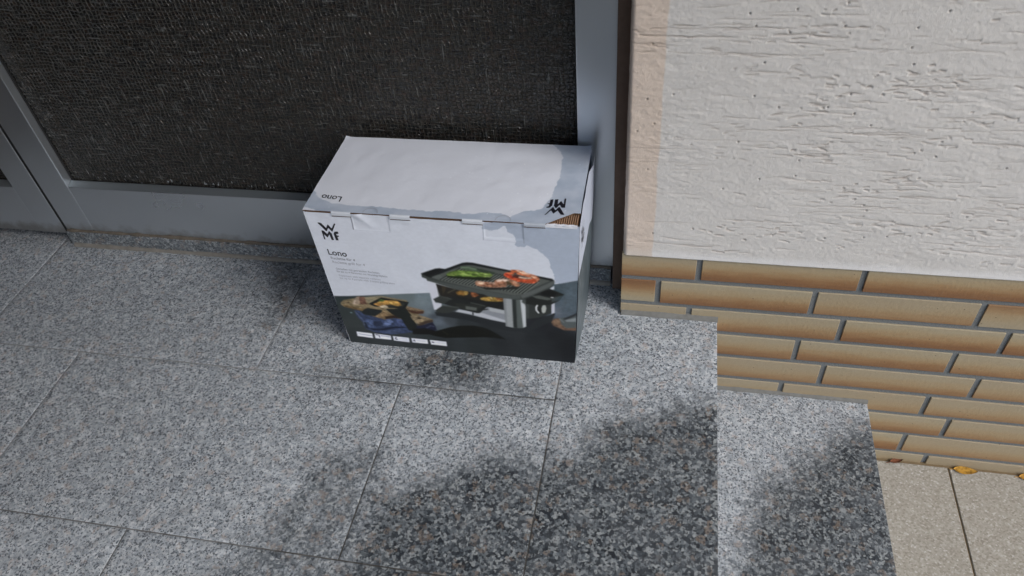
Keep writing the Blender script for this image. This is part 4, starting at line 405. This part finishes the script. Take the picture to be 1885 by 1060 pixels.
def raster(a0,a1,b0,b1,step,ss=2):
    h=step/ss; na=int(round((a1-a0)/h)); nb=int(round((b1-b0)/h)); A=a0+(np.arange(na)+.5)*h; B=b0+(np.arange(nb)+.5)*h
    X,Y=np.meshgrid(A,B,indexing='ij'); I=np.zeros((na,nb,3)); I[:]=(182,186,198)
    I=np.where((np.zeros((na,nb,1))>1),I,I)
    # table photo background
    m=sdf(TABLE,X,Y); num=np.zeros((na,nb,3)); den=np.zeros((na,nb,1))
    for (p,c) in CTRL:
        w=1/((X-p[0])**2+(Y-p[1])**2+30)**1.8; num+=w[...,None]*np.array(c); den+=w[...,None]
    bgc=num/den+ (vnoise(X,Y,30,5,31,3)*2.5)[...,None]
    k=np.clip(m/.5+.5,0,1)[...,None]; I=I*(1-k)+bgc*k
    for s in ART:
        P=np.array(s[1]); soft=s[3]; mg=3+(s[4] if s[0] else 0); e=.35+(.75 if soft else 0)
        i0=max(0,int((P[:,0].min()-mg-a0)/h)); i1=min(na,int((P[:,0].max()+mg-a0)/h)+1); j0=max(0,int((P[:,1].min()-mg-b0)/h)); j1=min(nb,int((P[:,1].max()+mg-b0)/h)+1)
        if i1<=i0 or j1<=j0: continue
        x=X[i0:i1,j0:j1]; y=Y[i0:i1,j0:j1]
        if s[0]==0: d=sdf(s[1],x,y)
        else:
            d=np.full(x.shape,1e9)
            for u,v in zip(P[:-1],P[1:]):
                ab=v-u; t=np.clip(((x-u[0])*ab[0]+(y-u[1])*ab[1])/(ab@ab+1e-9),0,1); d=np.minimum(d,np.hypot(x-u[0]-t*ab[0],y-u[1]-t*ab[1]))
            d=s[4]*.62-d
        k=np.clip(d/(2*e)+.5,0,1)[...,None]; I[i0:i1,j0:j1]=I[i0:i1,j0:j1]*(1-k)+np.array(s[2],float)*k
    nA=na//ss;nB=nb//ss
    I=I[:nA*ss,:nB*ss].reshape(nA,ss,nB,ss,3).mean((1,3)); Q=I.copy()
    Q[1:-1,1:-1]=.36*I[1:-1,1:-1]+.16*(I[2:,1:-1]+I[:-2,1:-1]+I[1:-1,2:]+I[1:-1,:-2]); I=Q
    AA,BB=np.meshgrid(a0+(np.arange(nA)+.5)*step,b0+(np.arange(nB)+.5)*step,indexing='ij'); g=I.mean(-1,keepdims=True); sat=I.max(-1,keepdims=True)-I.min(-1,keepdims=True)
    I=g+(I-g)*np.where(sat>22,.80,1.0); I=I*(1+np.clip((sat-14)/40,0,1)*(vnoise(AA,BB,5,3.2,77,3)*.45)[...,None]+(vnoise(AA,BB,2.2,2.2,78,2)*.03)[...,None]*(g<150)); return I, a0+(np.arange(nA)+.5)*step, b0+(np.arange(nB)+.5)*step
def sample(I,A,B,a,b):
    st_=A[1]-A[0]; u=np.clip((a-A[0])/st_,0,len(A)-1.001); v=np.clip((b-B[0])/st_,0,len(B)-1.001); i=u.astype(int);j=v.astype(int);fu=(u-i)[...,None];fv=(v-j)[...,None]
    return (I[i,j]*(1-fu)+I[i+1,j]*fu)*(1-fv)+(I[i,j+1]*(1-fu)+I[i+1,j+1]*fu)*fv
def wetmix(a,b,polys,seed):
    d=np.full(a.shape,-99.)
    for p in polys: d=np.maximum(d,sdf(p,a,b))
    d=d+2.4*vnoise(a,b,7,7,seed,4); return np.clip(d/1.1+.5,0,1)
def boxmat(name,rough=.42):
    n=NT(name); c=n.n('ShaderNodeVertexColor',layer_name='print').outputs[0]; v=n.coord(); z=n.noise(v,8,4,.6).outputs[0]; f=n.noise(v,500,2).outputs[0]
    n.set(Base_Color=n.mix(.5,c,n.mix(z,(.47,.47,.47),(.53,.53,.53)),'OVERLAY'),Roughness=rough,Specular_IOR_Level=.25,Normal=n.bump(n.noise(v,26,3).outputs[0],.0022,.35)); return n.m
CB=boxmat('printed_carton'); kraft=flat('kraft_board',(.30,.165,.085),.85,0,.3,200,.0005); kraftd=flat('kraft_edge',(.10,.055,.03),.9)
ink=flat('black_ink',(.012,.012,.018),.4,0,.1); inkg=flat('grey_ink',(.30,.31,.35),.5,0,.1); inkl=flat('pale_grey_ink',(.42,.43,.48),.5,0,.1)
X0=-.634; YF=-.124
ct=thing('cardboard_carton','white damp cardboard raclette grill carton standing on the landing against the door','cardboard box')
I_,A_,B_=raster(-6,422,-4,304,1.0)
def fy(a,b):  # front panel relief (metres, negative = towards viewer)
    y=-.0028*np.sin(np.clip((a)/410,0,1)*np.pi)*np.sin(np.clip(b/297,0,1)*np.pi)
    y=y+.0007*vnoise(a,b,60,40,41,2)+.0009*vnoise(a,b,25,14,44,2)*np.clip((b-255)/40,0,1)
    for (u0,u1) in ((74.5,133),(275,334.5)):
        inside=np.minimum.reduce([a-u0,u1-a,b-265+ (a-u0)*0]); y=y+.0005*np.clip(inside/2.5,0,1)
    y=y-.0016*np.exp(-((a-84-(.9*(294-b)))/9)**2)*np.clip((b-266)/26,0,1)
    return y
na,nb=413,298; ui,vi=np.meshgrid(np.linspace(0,1,na),np.linspace(0,1,nb),indexing='ij')
la=.5+4.5*(1-vi)**1; ra=415.3-13*(1-vi)**1.0; topb=296.6-.006*0*ui
aa=la+(ra-la)*ui; zb0=1.6*(1-ui)*0; bb=.4+(topb-.4)*vi
cut=((aa<45.7)|((aa>135.5)&(aa<169.5))|((aa>169.5)&(aa<246))|((aa>277)&(aa<291)))&(vi>.985); bb=np.where(cut,bb-2.2*(vi-.985)/.015,bb)
colf=sample(I_,A_,B_,aa,bb); wm=wetmix(aa,bb,WF,51)[...,None]*np.array([1,1,1]); wm*= np.where(wetmix(aa,bb,WF[1:],52)>.5,.35,1)[...,None]
paper=(sdf(TABLE,aa,bb)<0)[...,None]
colf=np.where(paper&(colf.mean(-1,keepdims=True)>150),colf*(1-wm*np.array([.20,.17,.135])),colf)
# cut lines of the two locking flaps
def ln(pts,w,c,a,b,I):
    d=np.full(a.shape,99.)
    for u,v in zip(pts[:-1],pts[1:]):
        u=np.array(u);v=np.array(v);ab=v-u;t=np.clip(((a-u[0])*ab[0]+(b-u[1])*ab[1])/(ab@ab),0,1);d=np.minimum(d,np.hypot(a-u[0]-t*ab[0],b-u[1]-t*ab[1]))
    k=np.clip(w-d,0,1)[...,None]; return I*(1-k)+np.array(c)*k
colf=ln([(75.3,296),(73.7,266)],1.25,(92,94,106),aa,bb,colf); colf=ln([(74.5,265),(131,265)],.8,(158,162,176),aa,bb,colf); colf=ln([(131,265),(134,292)],.8,(152,155,170),aa,bb,colf)
colf=ln([(276,293),(274,262)],.95,(120,124,138),aa,bb,colf); colf=ln([(274,262),(334,260)],.8,(160,164,178),aa,bb,colf); colf=ln([(334,260),(334.5,292)],.95,(118,124,138),aa,bb,colf)
Pf=np.stack([X0+aa/1000,YF+fy(aa,bb),bb/1000],-1); me=grid_mesh('front_panel',Pf); cattr(me,'print',alb(colf)); obj('front_panel',me,CB,ct)
# lid
na,nb=330,160; ui,vi=np.meshgrid(np.linspace(0,1,na),np.linspace(0,1,nb),indexing='ij')
fe=np.interp(ui*414,[0,366,404,414],[-.5,-.5,25.0,24.0]); re_x=np.interp(vi,[0,.13,.35,.6,.85,1],[414,412.8,412.2,412.1,411.3,410.3]); le=np.interp(vi,[0,1],[.2,1.5])
aa=le+(re_x-le)*ui; bb=fe+(193.6-fe)*vi; back=.5*np.sin(ui*3.1)
zz=298.4+1.1*vnoise(aa,bb,90,60,61,2)*np.clip(np.minimum(vi,1-vi)*5,0,1)+.35*vnoise(aa,bb,22,22,63,2)
lift=np.clip((ui-.86)/.14,0,1)*np.clip(1-vi*2.2,0,1); zz+=2.2*lift**1.5; zz+=1.6*np.clip((ui-.975)/.025,0,1)*np.clip((vi-.93)/.07,0,1)+1.8*np.clip((.02-ui)/.02,0,1)*np.clip((vi-.95)/.05,0,1)
LA,LB,LZ=aa.reshape(-1),bb.reshape(-1),zz.copy()
colt=np.zeros(aa.shape+(3,)); colt[:]=(182,186,198)
wm=wetmix(aa,bb,WT,71); wm=wm*(.86+.42*vnoise(aa,bb,26,18,73,4)); wm=np.clip(wm,0,1.25)[...,None]
colt=colt*(1-wm*np.array([.235,.195,.155])); colt=colt*(1-.25*np.clip((bb*0+3.2-(bb-fe))/3,0,1)*0)[...,None]
d=np.random.default_rng(9)
for k in range(42):
    a,b=d.uniform(10,400),d.uniform(8,190); r=d.uniform(.5,1.1); kk=np.clip(r-np.hypot(aa-a,(bb-b)*.6)+.3,0,1)[...,None]; colt=colt*(1-kk*.5)+np.array((214,218,228))*kk*.5
Pt=np.stack([X0+aa/1000,YF+bb/1000,zz/1000],-1); me=grid_mesh('lid',Pt); cattr(me,'print',alb(colt)); lid=obj('lid',me,CB,ct)
# thickness of the lid board: a brown edge strip under its rim
def rim(name,pts,h,mat,parent,flip=False):
    bm=bmesh.new(); t=[bm.verts.new(p) for p in pts]; b=[bm.verts.new((p[0],p[1],p[2]-h)) for p in pts]
    for i in range(len(pts)-1): bm.faces.new([t[i],b[i],b[i+1],t[i+1]])
    return obj(name,bm,mat,parent)
rim('board_edge',[tuple(p) for p in Pt[:,0]+np.array([0,.0004,-.0002])],.0022,kraftd,lid)
rim('board_edge',[tuple(p) for p in Pt[-1,:]+np.array([-.0004,0,-.0002])],.0024,kraft,lid)
# notch arcs (half-round finger cuts)
def arc(cx,r,b0):
    bm=bmesh.new(); n=18
    for k in range(n):
        a0,a1=math.pi*k/n,math.pi*(k+1)/n; q=[]
        for a,rr in ((a0,r),(a1,r),(a1,r-.0007),(a0,r-.0007)):
            q.append(bm.verts.new((X0+cx+math.cos(a)*rr,YF+b0+math.sin(a)*rr*.95,.29985)))
        bm.faces.new(q)
    return bm
inkc=flat('cut_line',(.33,.34,.38),.8)
obj('finger_notch',arc(.107,.0115,.0006),inkc,lid); obj('finger_notch',arc(.306,.0115,.0006),inkc,lid)
# tuck tabs folded over the front
whit=flat('white_board',(.62,.655,.71),.5,0,.06,30); wetw=flat('wet_board',(.44,.48,.54),.45,0,.08,30)
for u0,u1,dz,mt in ((45.7,76.5,7.2,whit),(136.9,167.9,7.0,whit),(246.4,276.2,7.0,whit),(336.3,367,6.0,wetw)):
    bm=bmesh.new(); ys=[YF+.0005,YF-.0012,YF-.0019,YF-.0018]; zs=[.2987,.2982,.2965,.2987-dz/1000]
    V=[[bm.verts.new((X0+u/1000,y,z)) for y,z in zip(ys,zs)] for u in np.linspace(u0,u1,6)]
    for i in range(5):
        for j in range(3): bm.faces.new([V[i][j],V[i][j+1],V[i+1][j+1],V[i+1][j]])
    bmesh.ops.solidify(bm,geom=bm.faces[:],thickness=.0012) if False else None
    t=obj('tuck_tab',bm,mt,lid); 
    sh_=bmesh.new(); z=.2987-dz/1000; q=[sh_.verts.new(p) for p in [(X0+u0/1000,YF-.0020,z+.0002),(X0+u1/1000,YF-.0020,z+.0002),(X0+u1/1000,YF-.0014,z-.0016),(X0+u0/1000,YF-.0014,z-.0016)]]; sh_.faces.new(q); obj('tab_slot_shadow',sh_,kraftd,lid)  # dark strip standing in for the slot and its shadow line under the tab
# inner corrugated board visible under the torn corner
na,nb=300,12; ui,vi=np.meshgrid(np.linspace(0,1,na),np.linspace(0,1,nb),indexing='ij'); aa=352+61*ui; bb=1.5+40*vi
zz=.2945+.0013*np.sin(aa/3.1*2*np.pi)+.0012*ui*0; me=grid_mesh('corrugated_flap',np.stack([X0+aa/1000,YF+bb/1000,zz],-1))
kc=NT('corrugated_kraft'); vv_=kc.coord(); wv=kc.n('ShaderNodeTexWave'); wv.inputs['Scale'].default_value=1/.0031/ (2*math.pi) *math.pi*.32; kc.l(vv_,wv.inputs['Vector'])
kc.set(Base_Color=kc.mix(kc.noise(vv_,90,3).outputs[0],(.22,.13,.075),(.33,.205,.125)),Roughness=.85); obj('corrugated_flap',me,kc.m,ct)
inn=bmesh.new(); q=[inn.verts.new(p) for p in [(X0+.004,YF+.0035,.2945),(X0+.352,YF+.0035,.2945),(X0+.352,YF+.188,.2945),(X0+.004,YF+.188,.2945)]]; inn.faces.new(q); q=[inn.verts.new(p) for p in [(X0+.002,YF+.002,.285),(X0+.413,YF+.002,.285),(X0+.413,YF+.0022,.2962),(X0+.002,YF+.0022,.2962)]]; inn.faces.new(q); obj('inner_flap',inn,kraft,ct)
# torn white paper curl at front edge of the torn corner
cu=bmesh.new(); r_=np.random.default_rng(4); us=np.linspace(366,412,24); pr=None
for u in us:
    w=3.2+1.3*math.sin(u*.5)+r_.uniform(-.6,.6); cur=[cu.verts.new((X0+u/1000,YF-.0012,.2925+.0004)),cu.verts.new((X0+u/1000,YF-.0012+.0003*w,.2966)),cu.verts.new((X0+u/1000,YF+.0008+.0004*w,.2975+.0004*r_.random()))]
    if pr:
        for k in range(2): cu.faces.new([pr[k],cur[k],cur[k+1],pr[k+1]])
    pr=cur
obj('torn_paper',cu,flat('torn_paper_white',(.60,.62,.67),.6,0,.1,60),ct)
# right side panel (bowed) with dark printed lower part
na,nb=110,150; ui,vi=np.meshgrid(np.linspace(0,1,na),np.linspace(0,1,nb),indexing='ij')
dpt=ui*187; hh=vi*(296.2-2.5*np.sin(ui*3.1)); xt=np.interp(ui,[0,.25,.5,.7,.8,1],[415.4,413.9,413.2,413.6,417.6,416.6]); xb=402.4+(405.5-402.4)*ui+2*np.sin(ui*np.pi)
xx=xb+(xt-xb)*vi**.8+2.5*np.sin(vi*np.pi)*np.sin(ui*np.pi)+.8*vnoise(dpt,hh,40,60,81,2)*np.sin(ui*np.pi)
cs=np.zeros(xx.shape+(3,)); bnd=196-ui*4+3*vnoise(dpt,dpt*0,30,1,82,2); cs[:]=(150,156,172)
kd=np.clip((bnd-hh)/1.5,0,1)[...,None]; dk=np.array((66,74,80))+0*cs+ (vnoise(dpt,hh,12,60,83,3)*10)[...,None]; cs=cs*(1-kd)+dk*kd
for k in range(26):
    u,v=d.uniform(5,90),d.uniform(40,190); q=np.clip(1.1-np.hypot((dpt-u),(hh-v)*.09),0,1)[...,None]; cs=cs*(1-q*.6)+np.array((168,172,184))*q*.6
me=grid_mesh('side_panel',np.stack([X0+xx/1000,YF+dpt/1000,np.maximum(hh,.5)/1000],-1)); cattr(me,'print',alb(cs)); obj('side_panel',me,CB,ct)
# remaining walls
def quadpart(name,ps,c=(182,186,198)):
    bm=bmesh.new(); bm.faces.new([bm.verts.new(p) for p in ps]); bmesh.ops.subdivide_edges(bm,edges=bm.edges[:],cuts=6,use_grid_fill=True); me=bpy.data.meshes.new(name); bm.to_mesh(me); bm.free(); cattr(me,'print',np.tile(alb(c),(len(me.vertices),1))); return obj(name,me,CB,ct)
quadpart('side_panel',[(X0+.0005,YF,.2965),(X0+.005,YF,.0005),(X0+.005,YF+.19,.0005),(X0+.0015,YF+.19,.2965)])
quadpart('back_panel',[(X0+.0015,YF+.1895,.2965),(X0+.005,YF+.1895,.0005),(X0+.4055,YF+.187,.0005),(X0+.412,YF+.187,.2965)])
quadpart('base_panel',[(X0+.006,YF+.002,.0006),(X0+.40,YF+.002,.0006),(X0+.404,YF+.186,.0006),(X0+.006,YF+.186,.0006)])
# logos
from mathutils.geometry import tessellate_polygon
def addpoly(bm,p,fn):
    vs=[bm.verts.new(fn(a,b)) for a,b in p]
    for t in tessellate_polygon([[Vector((a,b,0)) for a,b in p]]): bm.faces.new([vs[i] for i in t])
def lidz(a,b):
    k=np.argmin((LA-a)**2+(LB-b)**2); return float(LZ.reshape(-1)[k])/1000+.00035
def logo(name,polys,fn,mat):
    bm=bmesh.new()
    for p in polys:
        addpoly(bm,p,fn)
    bmesh.ops.recalc_face_normals(bm,faces=bm.faces[:]); return obj(name,bm,mat,ct)
LF=[[[17.7,274.4],[20.2,275.1],[23.7,274.1],[29.6,265.2],[33.9,272.6],[38.4,264.9],[44.4,274.4],[45.8,275.4],[46.7,274.1],[38.0,258.5],[36.9,259.2],[33.0,265.5],[28.9,258.8],[27.8,258.7]],[[20.3,259.4],[21.9,259.9],[24.3,259.0],[28.4,253.1],[32.7,259.6],[35.9,254.8],[36.2,241.1],[32.2,241.3],[31.6,252.6],[27.0,246.0],[26.2,246.5],[22.4,252.4],[22.4,241.5],[20.2,241.8]],[[41.1,258.5],[44.0,259.2],[46.9,259.2],[47.2,255.0],[44.2,254.4],[42.8,253.8],[43.4,251.5],[46.3,251.2],[46.1,248.9],[43.7,248.4],[43.8,241.4],[39.4,241.3],[39.0,254.5]]]; LT=[[[362.4,19.1],[369.4,33.3],[371.9,38.5],[373.1,37.3],[376.7,30.8],[380.6,38.7],[382.4,37.6],[391.1,21.1],[385.8,20.8],[380.1,30.3],[375.5,23.1],[374.9,22.7],[370.6,30.5],[364.5,19.5]],[[372.7,55.9],[377.5,57.0],[377.9,44.6],[381.9,52.9],[386.7,45.3],[386.3,59.0],[388.6,59.2],[389.6,37.4],[384.8,37.0],[381.2,43.8],[377.0,35.6],[376.4,35.6],[373.2,41.5]],[[366.0,54.8],[370.3,56.3],[370.6,41.8],[367.6,36.3],[362.8,35.9],[362.7,38.5],[365.9,39.8],[365.9,44.1],[363.3,44.7],[363.1,46.1],[366.3,46.8]]]
ff=lambda a,b:(X0+a/1000,YF-.00035+float(fy(np.array(a),np.array(b))),b/1000)
logo('printed_logo',LF,ff,ink); logo('printed_logo',LT,lambda a,b:(X0+a/1000,YF+b/1000,lidz(a,b)),ink)
lx=[[(8,277),(13,280),(22,262),(30,268),(35,258),(50,276),(46,279),(35,266),(30,277),(22,272),(13,288)]]
# side logo: W M F on the right panel
def sidepos(dp,h):
    u=min(max(dp/187,0),1); v=h/296; t=np.interp(u,[0,.25,.5],[415.4,413.9,413.2]); b=402.4+3.1*u+2*math.sin(u*math.pi); return X0+(b+(t-b)*v**.8+2.5*math.sin(v*math.pi)*math.sin(u*math.pi)+1.6)/1000
SL=[[(a-LF[0][0][0]+22,b-6) for a,b in p] for p in LF]
bm=bmesh.new()
for p in SL:
    addpoly(bm,p,lambda a,b:(sidepos(a,b),YF+a/1000,b/1000))
obj('printed_logo',bm,ink,ct)
def text(s,width,fn,mat,off=0.0,sx=1.0,cap=None):
    cu=bpy.data.curves.new('t','FONT'); cu.body=s; cu.size=10; cu.offset=off; cu.resolution_u=4
    to=bpy.data.objects.new('t',cu); COL.objects.link(to); bpy.context.view_layer.update()
    dg=bpy.context.evaluated_depsgraph_get(); me=bpy.data.meshes.new_from_object(to.evaluated_get(dg)); COL.objects.unlink(to); bpy.data.objects.remove(to)
    xs=[v.co.x for v in me.vertices]; w=max(xs)-min(xs); x0=min(xs); hcap=max(v.co.y for v in me.vertices)
    k=width/w; ky=(cap/hcap) if cap else k
    for v in me.vertices: v.co=fn((v.co.x-x0)*k,v.co.y*ky)
    return obj('printed_text',me,mat,ct)
def T(s,a0,a1,b0,b1,mat,off=0,cap=None): text(s,a1-a0,lambda x,y:ff(a0+x,b0+(b1-b0)*x/(a1-a0)+y),mat,off,cap=cap)
T('Lono',19.5,50,210.5,208.5,ink,.12,11.5)
T('Raclette für 4',21,61.5,201,200,inkg,.08,5.2); T('Raclette grill for 4',21.5,76,192.5,191.5,inkl,.05,5.2)
T('Genießen mit getrennten Raclettes',23.5,97,178.5,177.5,inkg,.0,3.9); T('für bis zu 4 Personen mit Wendegrillplatte',23.5,109,172.5,171,inkg,0,3.9)
T('Enjoyment with separate raclettes',25,96,164,163,inkl,0,3.9); T('for up to 4 people with 2-sided grilling plate',25,118.5,158,157,inkl,0,3.9)
text('Lono',33,lambda x,y:(X0+(51.5-x)/1000,YF+(34.5+3.5*x/33-y)/1000,lidz(51.5-x,34.5+3.5*x/33-y)),ink,.12,cap=11.5)
# ---------------- paving, ground ----------------
def pavmat():
    n=NT('washed_concrete'); v=n.coord(); c=n.vor(v,330).outputs[1]; s=n.n('ShaderNodeSeparateColor'); n.l(c,s.inputs[0]); z=n.noise(v,14,4).outputs[0]; f=n.noise(v,700,2).outputs[0]
    col=n.ramp(s.outputs[0],[(0,(.25,.23,.195)),(.25,(.33,.312,.275)),(.7,(.385,.37,.335)),(.93,(.44,.43,.40)),(1,(.56,.55,.54))])
    col=n.mix(n.math('MULTIPLY',z,.35),col,(.30,.285,.25)); col=n.mix(1.,col,(.90,.89,.855),'MULTIPLY'); n.set(Base_Color=col,Roughness=.85,Normal=n.bump(n.math('ADD',s.outputs[1],f),.0012,.6)); return n.m
PV=pavmat(); pj=flat('paving_joint',(.17,.125,.07),.95,0,.4,60)
pb=bmesh.new(); xs=[.471+.4*k for k in range(-1,10)]
for i,x in enumerate(xs):
    y=-.006
    while y>-4: bx(pb,x+.0015,x+.4-.0015,y-.6+.0015,y,-.40,-.356,.0012,1); y-=.6
po=obj('paving',pb,PV); tag(po,kind='structure')
gm=bmesh.new(); bx(gm,-60,60,-60,.02,-.6,-.3585); go=obj('ground',gm,pj); tag(go,kind='structure')
# ---------------- leaves ----------------
def leaf(name,loc,L,Wd,rot,col,label,group=None,curl=.0012):
    n=NT('leaf_'+name); v=n.coord(); z=n.noise(v,160,3).outputs[0]; n.set(Base_Color=n.mix(n.ramp(z,[(.45,0.),(.7,1.)]),col,tuple(c*.45 for c in col)),Roughness=.8,Specular_IOR_Level=.2)
    m=14;k=7; P=np.zeros((m,k,3))
    for i in range(m):
        t=i/(m-1); w=Wd*.5*math.sin(math.pi*t**.85)**.8+.0002
        for j in range(k):
            s=j/(k-1)*2-1; P[i,j]=((t-.5)*L,s*w,.0012+curl*(s*s)+.0012*(t-.5)**2*4-.0008*math.exp(-(s*6)**2))
    o=obj(name,grid_mesh(name,P),n.m); o.location=loc; o.rotation_euler=(0,0,rot); tag(o,label,'leaf',group)
    sb=bmesh.new(); bx(sb,-L*.5-.007,-L*.48,-.0005,.0005,.0008,.0018); obj('leaf_stalk',sb,n.m,o); return o
leaf('fallen_leaf',(.5005,-.0095,-.356),.043,.017,-.02,(.46,.25,.04),'yellow fallen leaf on the paving at the foot of the bricks, beside the slab joint','fallen leaves by the plinth')
leaf('fallen_leaf',(.614,-.0095,-.356),.042,.017,.05,(.48,.25,.045),'yellow fallen leaf under the brick wall at the right edge, cut by the frame','fallen leaves by the plinth')
leaf('fallen_leaf',(.378,-.004,-.3555),.028,.010,.35,(.16,.06,.03),'small dark brown curled leaf in the corner of step and brick wall','fallen leaves by the plinth')
# ---------------- unseen canopy over the door, enlarged to shade the left ----------------
cn=thing('shade_canopy','unseen rendered canopy slab above the entrance, enlarged to shade the left side','canopy')
cs_=flat('canopy_render',(.42,.41,.40),.9)
box('shade_canopy_slab',-3.6,1.45,-1.15,-.004,2.32,2.5,cs_,cn)
box('shade_canopy_slab',-3.6,1.0,-2.6,-1.1505,2.32,2.5,cs_,cn)  # forward bay added to keep sun and sky off the left landing
pw=thing('shade_wall','unseen dark board wall added to shade the left side of the entrance','wall')  # added wall, out of view, cuts skylight from the left
dk=flat('shade_boards',(.06,.05,.045),.8)
for k in range(10): box('board',-1.80,-1.75+.004*(k%2),-3.3+.35*k,-2.953+.35*k,-.35,2.32,dk,pw,.002)
ps=thing('shade_screen','unseen dark board screen added beside the landing to shade its left side','screen')  # added light blocker out of view, darkens the left of the landing
for k in range(12): box('board',-1.26,-1.232,-2.75+.19*k,-2.575+.19*k,.01,2.0,dk,ps,.002)
box('rail',-1.231,-1.20,-2.75,-.49,.3,.38,dk,ps,.002); box('rail',-1.231,-1.20,-2.75,-.49,1.6,1.68,dk,ps,.002)
gf=thing('shade_fence','unseen dark board fence added behind the viewpoint to block light','fence')  # added light blocker behind the camera, for falloff towards the left
for k in range(14): box('board',-3.3+.21*k,-3.3+.21*k+.195,-2.55,-2.525,-.355,2.3,dk,gf,.002)
box('rail',-3.3,-.375,-2.5245,-2.49,.3,.39,dk,gf,.002); box('rail',-3.3,-.375,-2.5245,-2.49,1.7,1.79,dk,gf,.002)
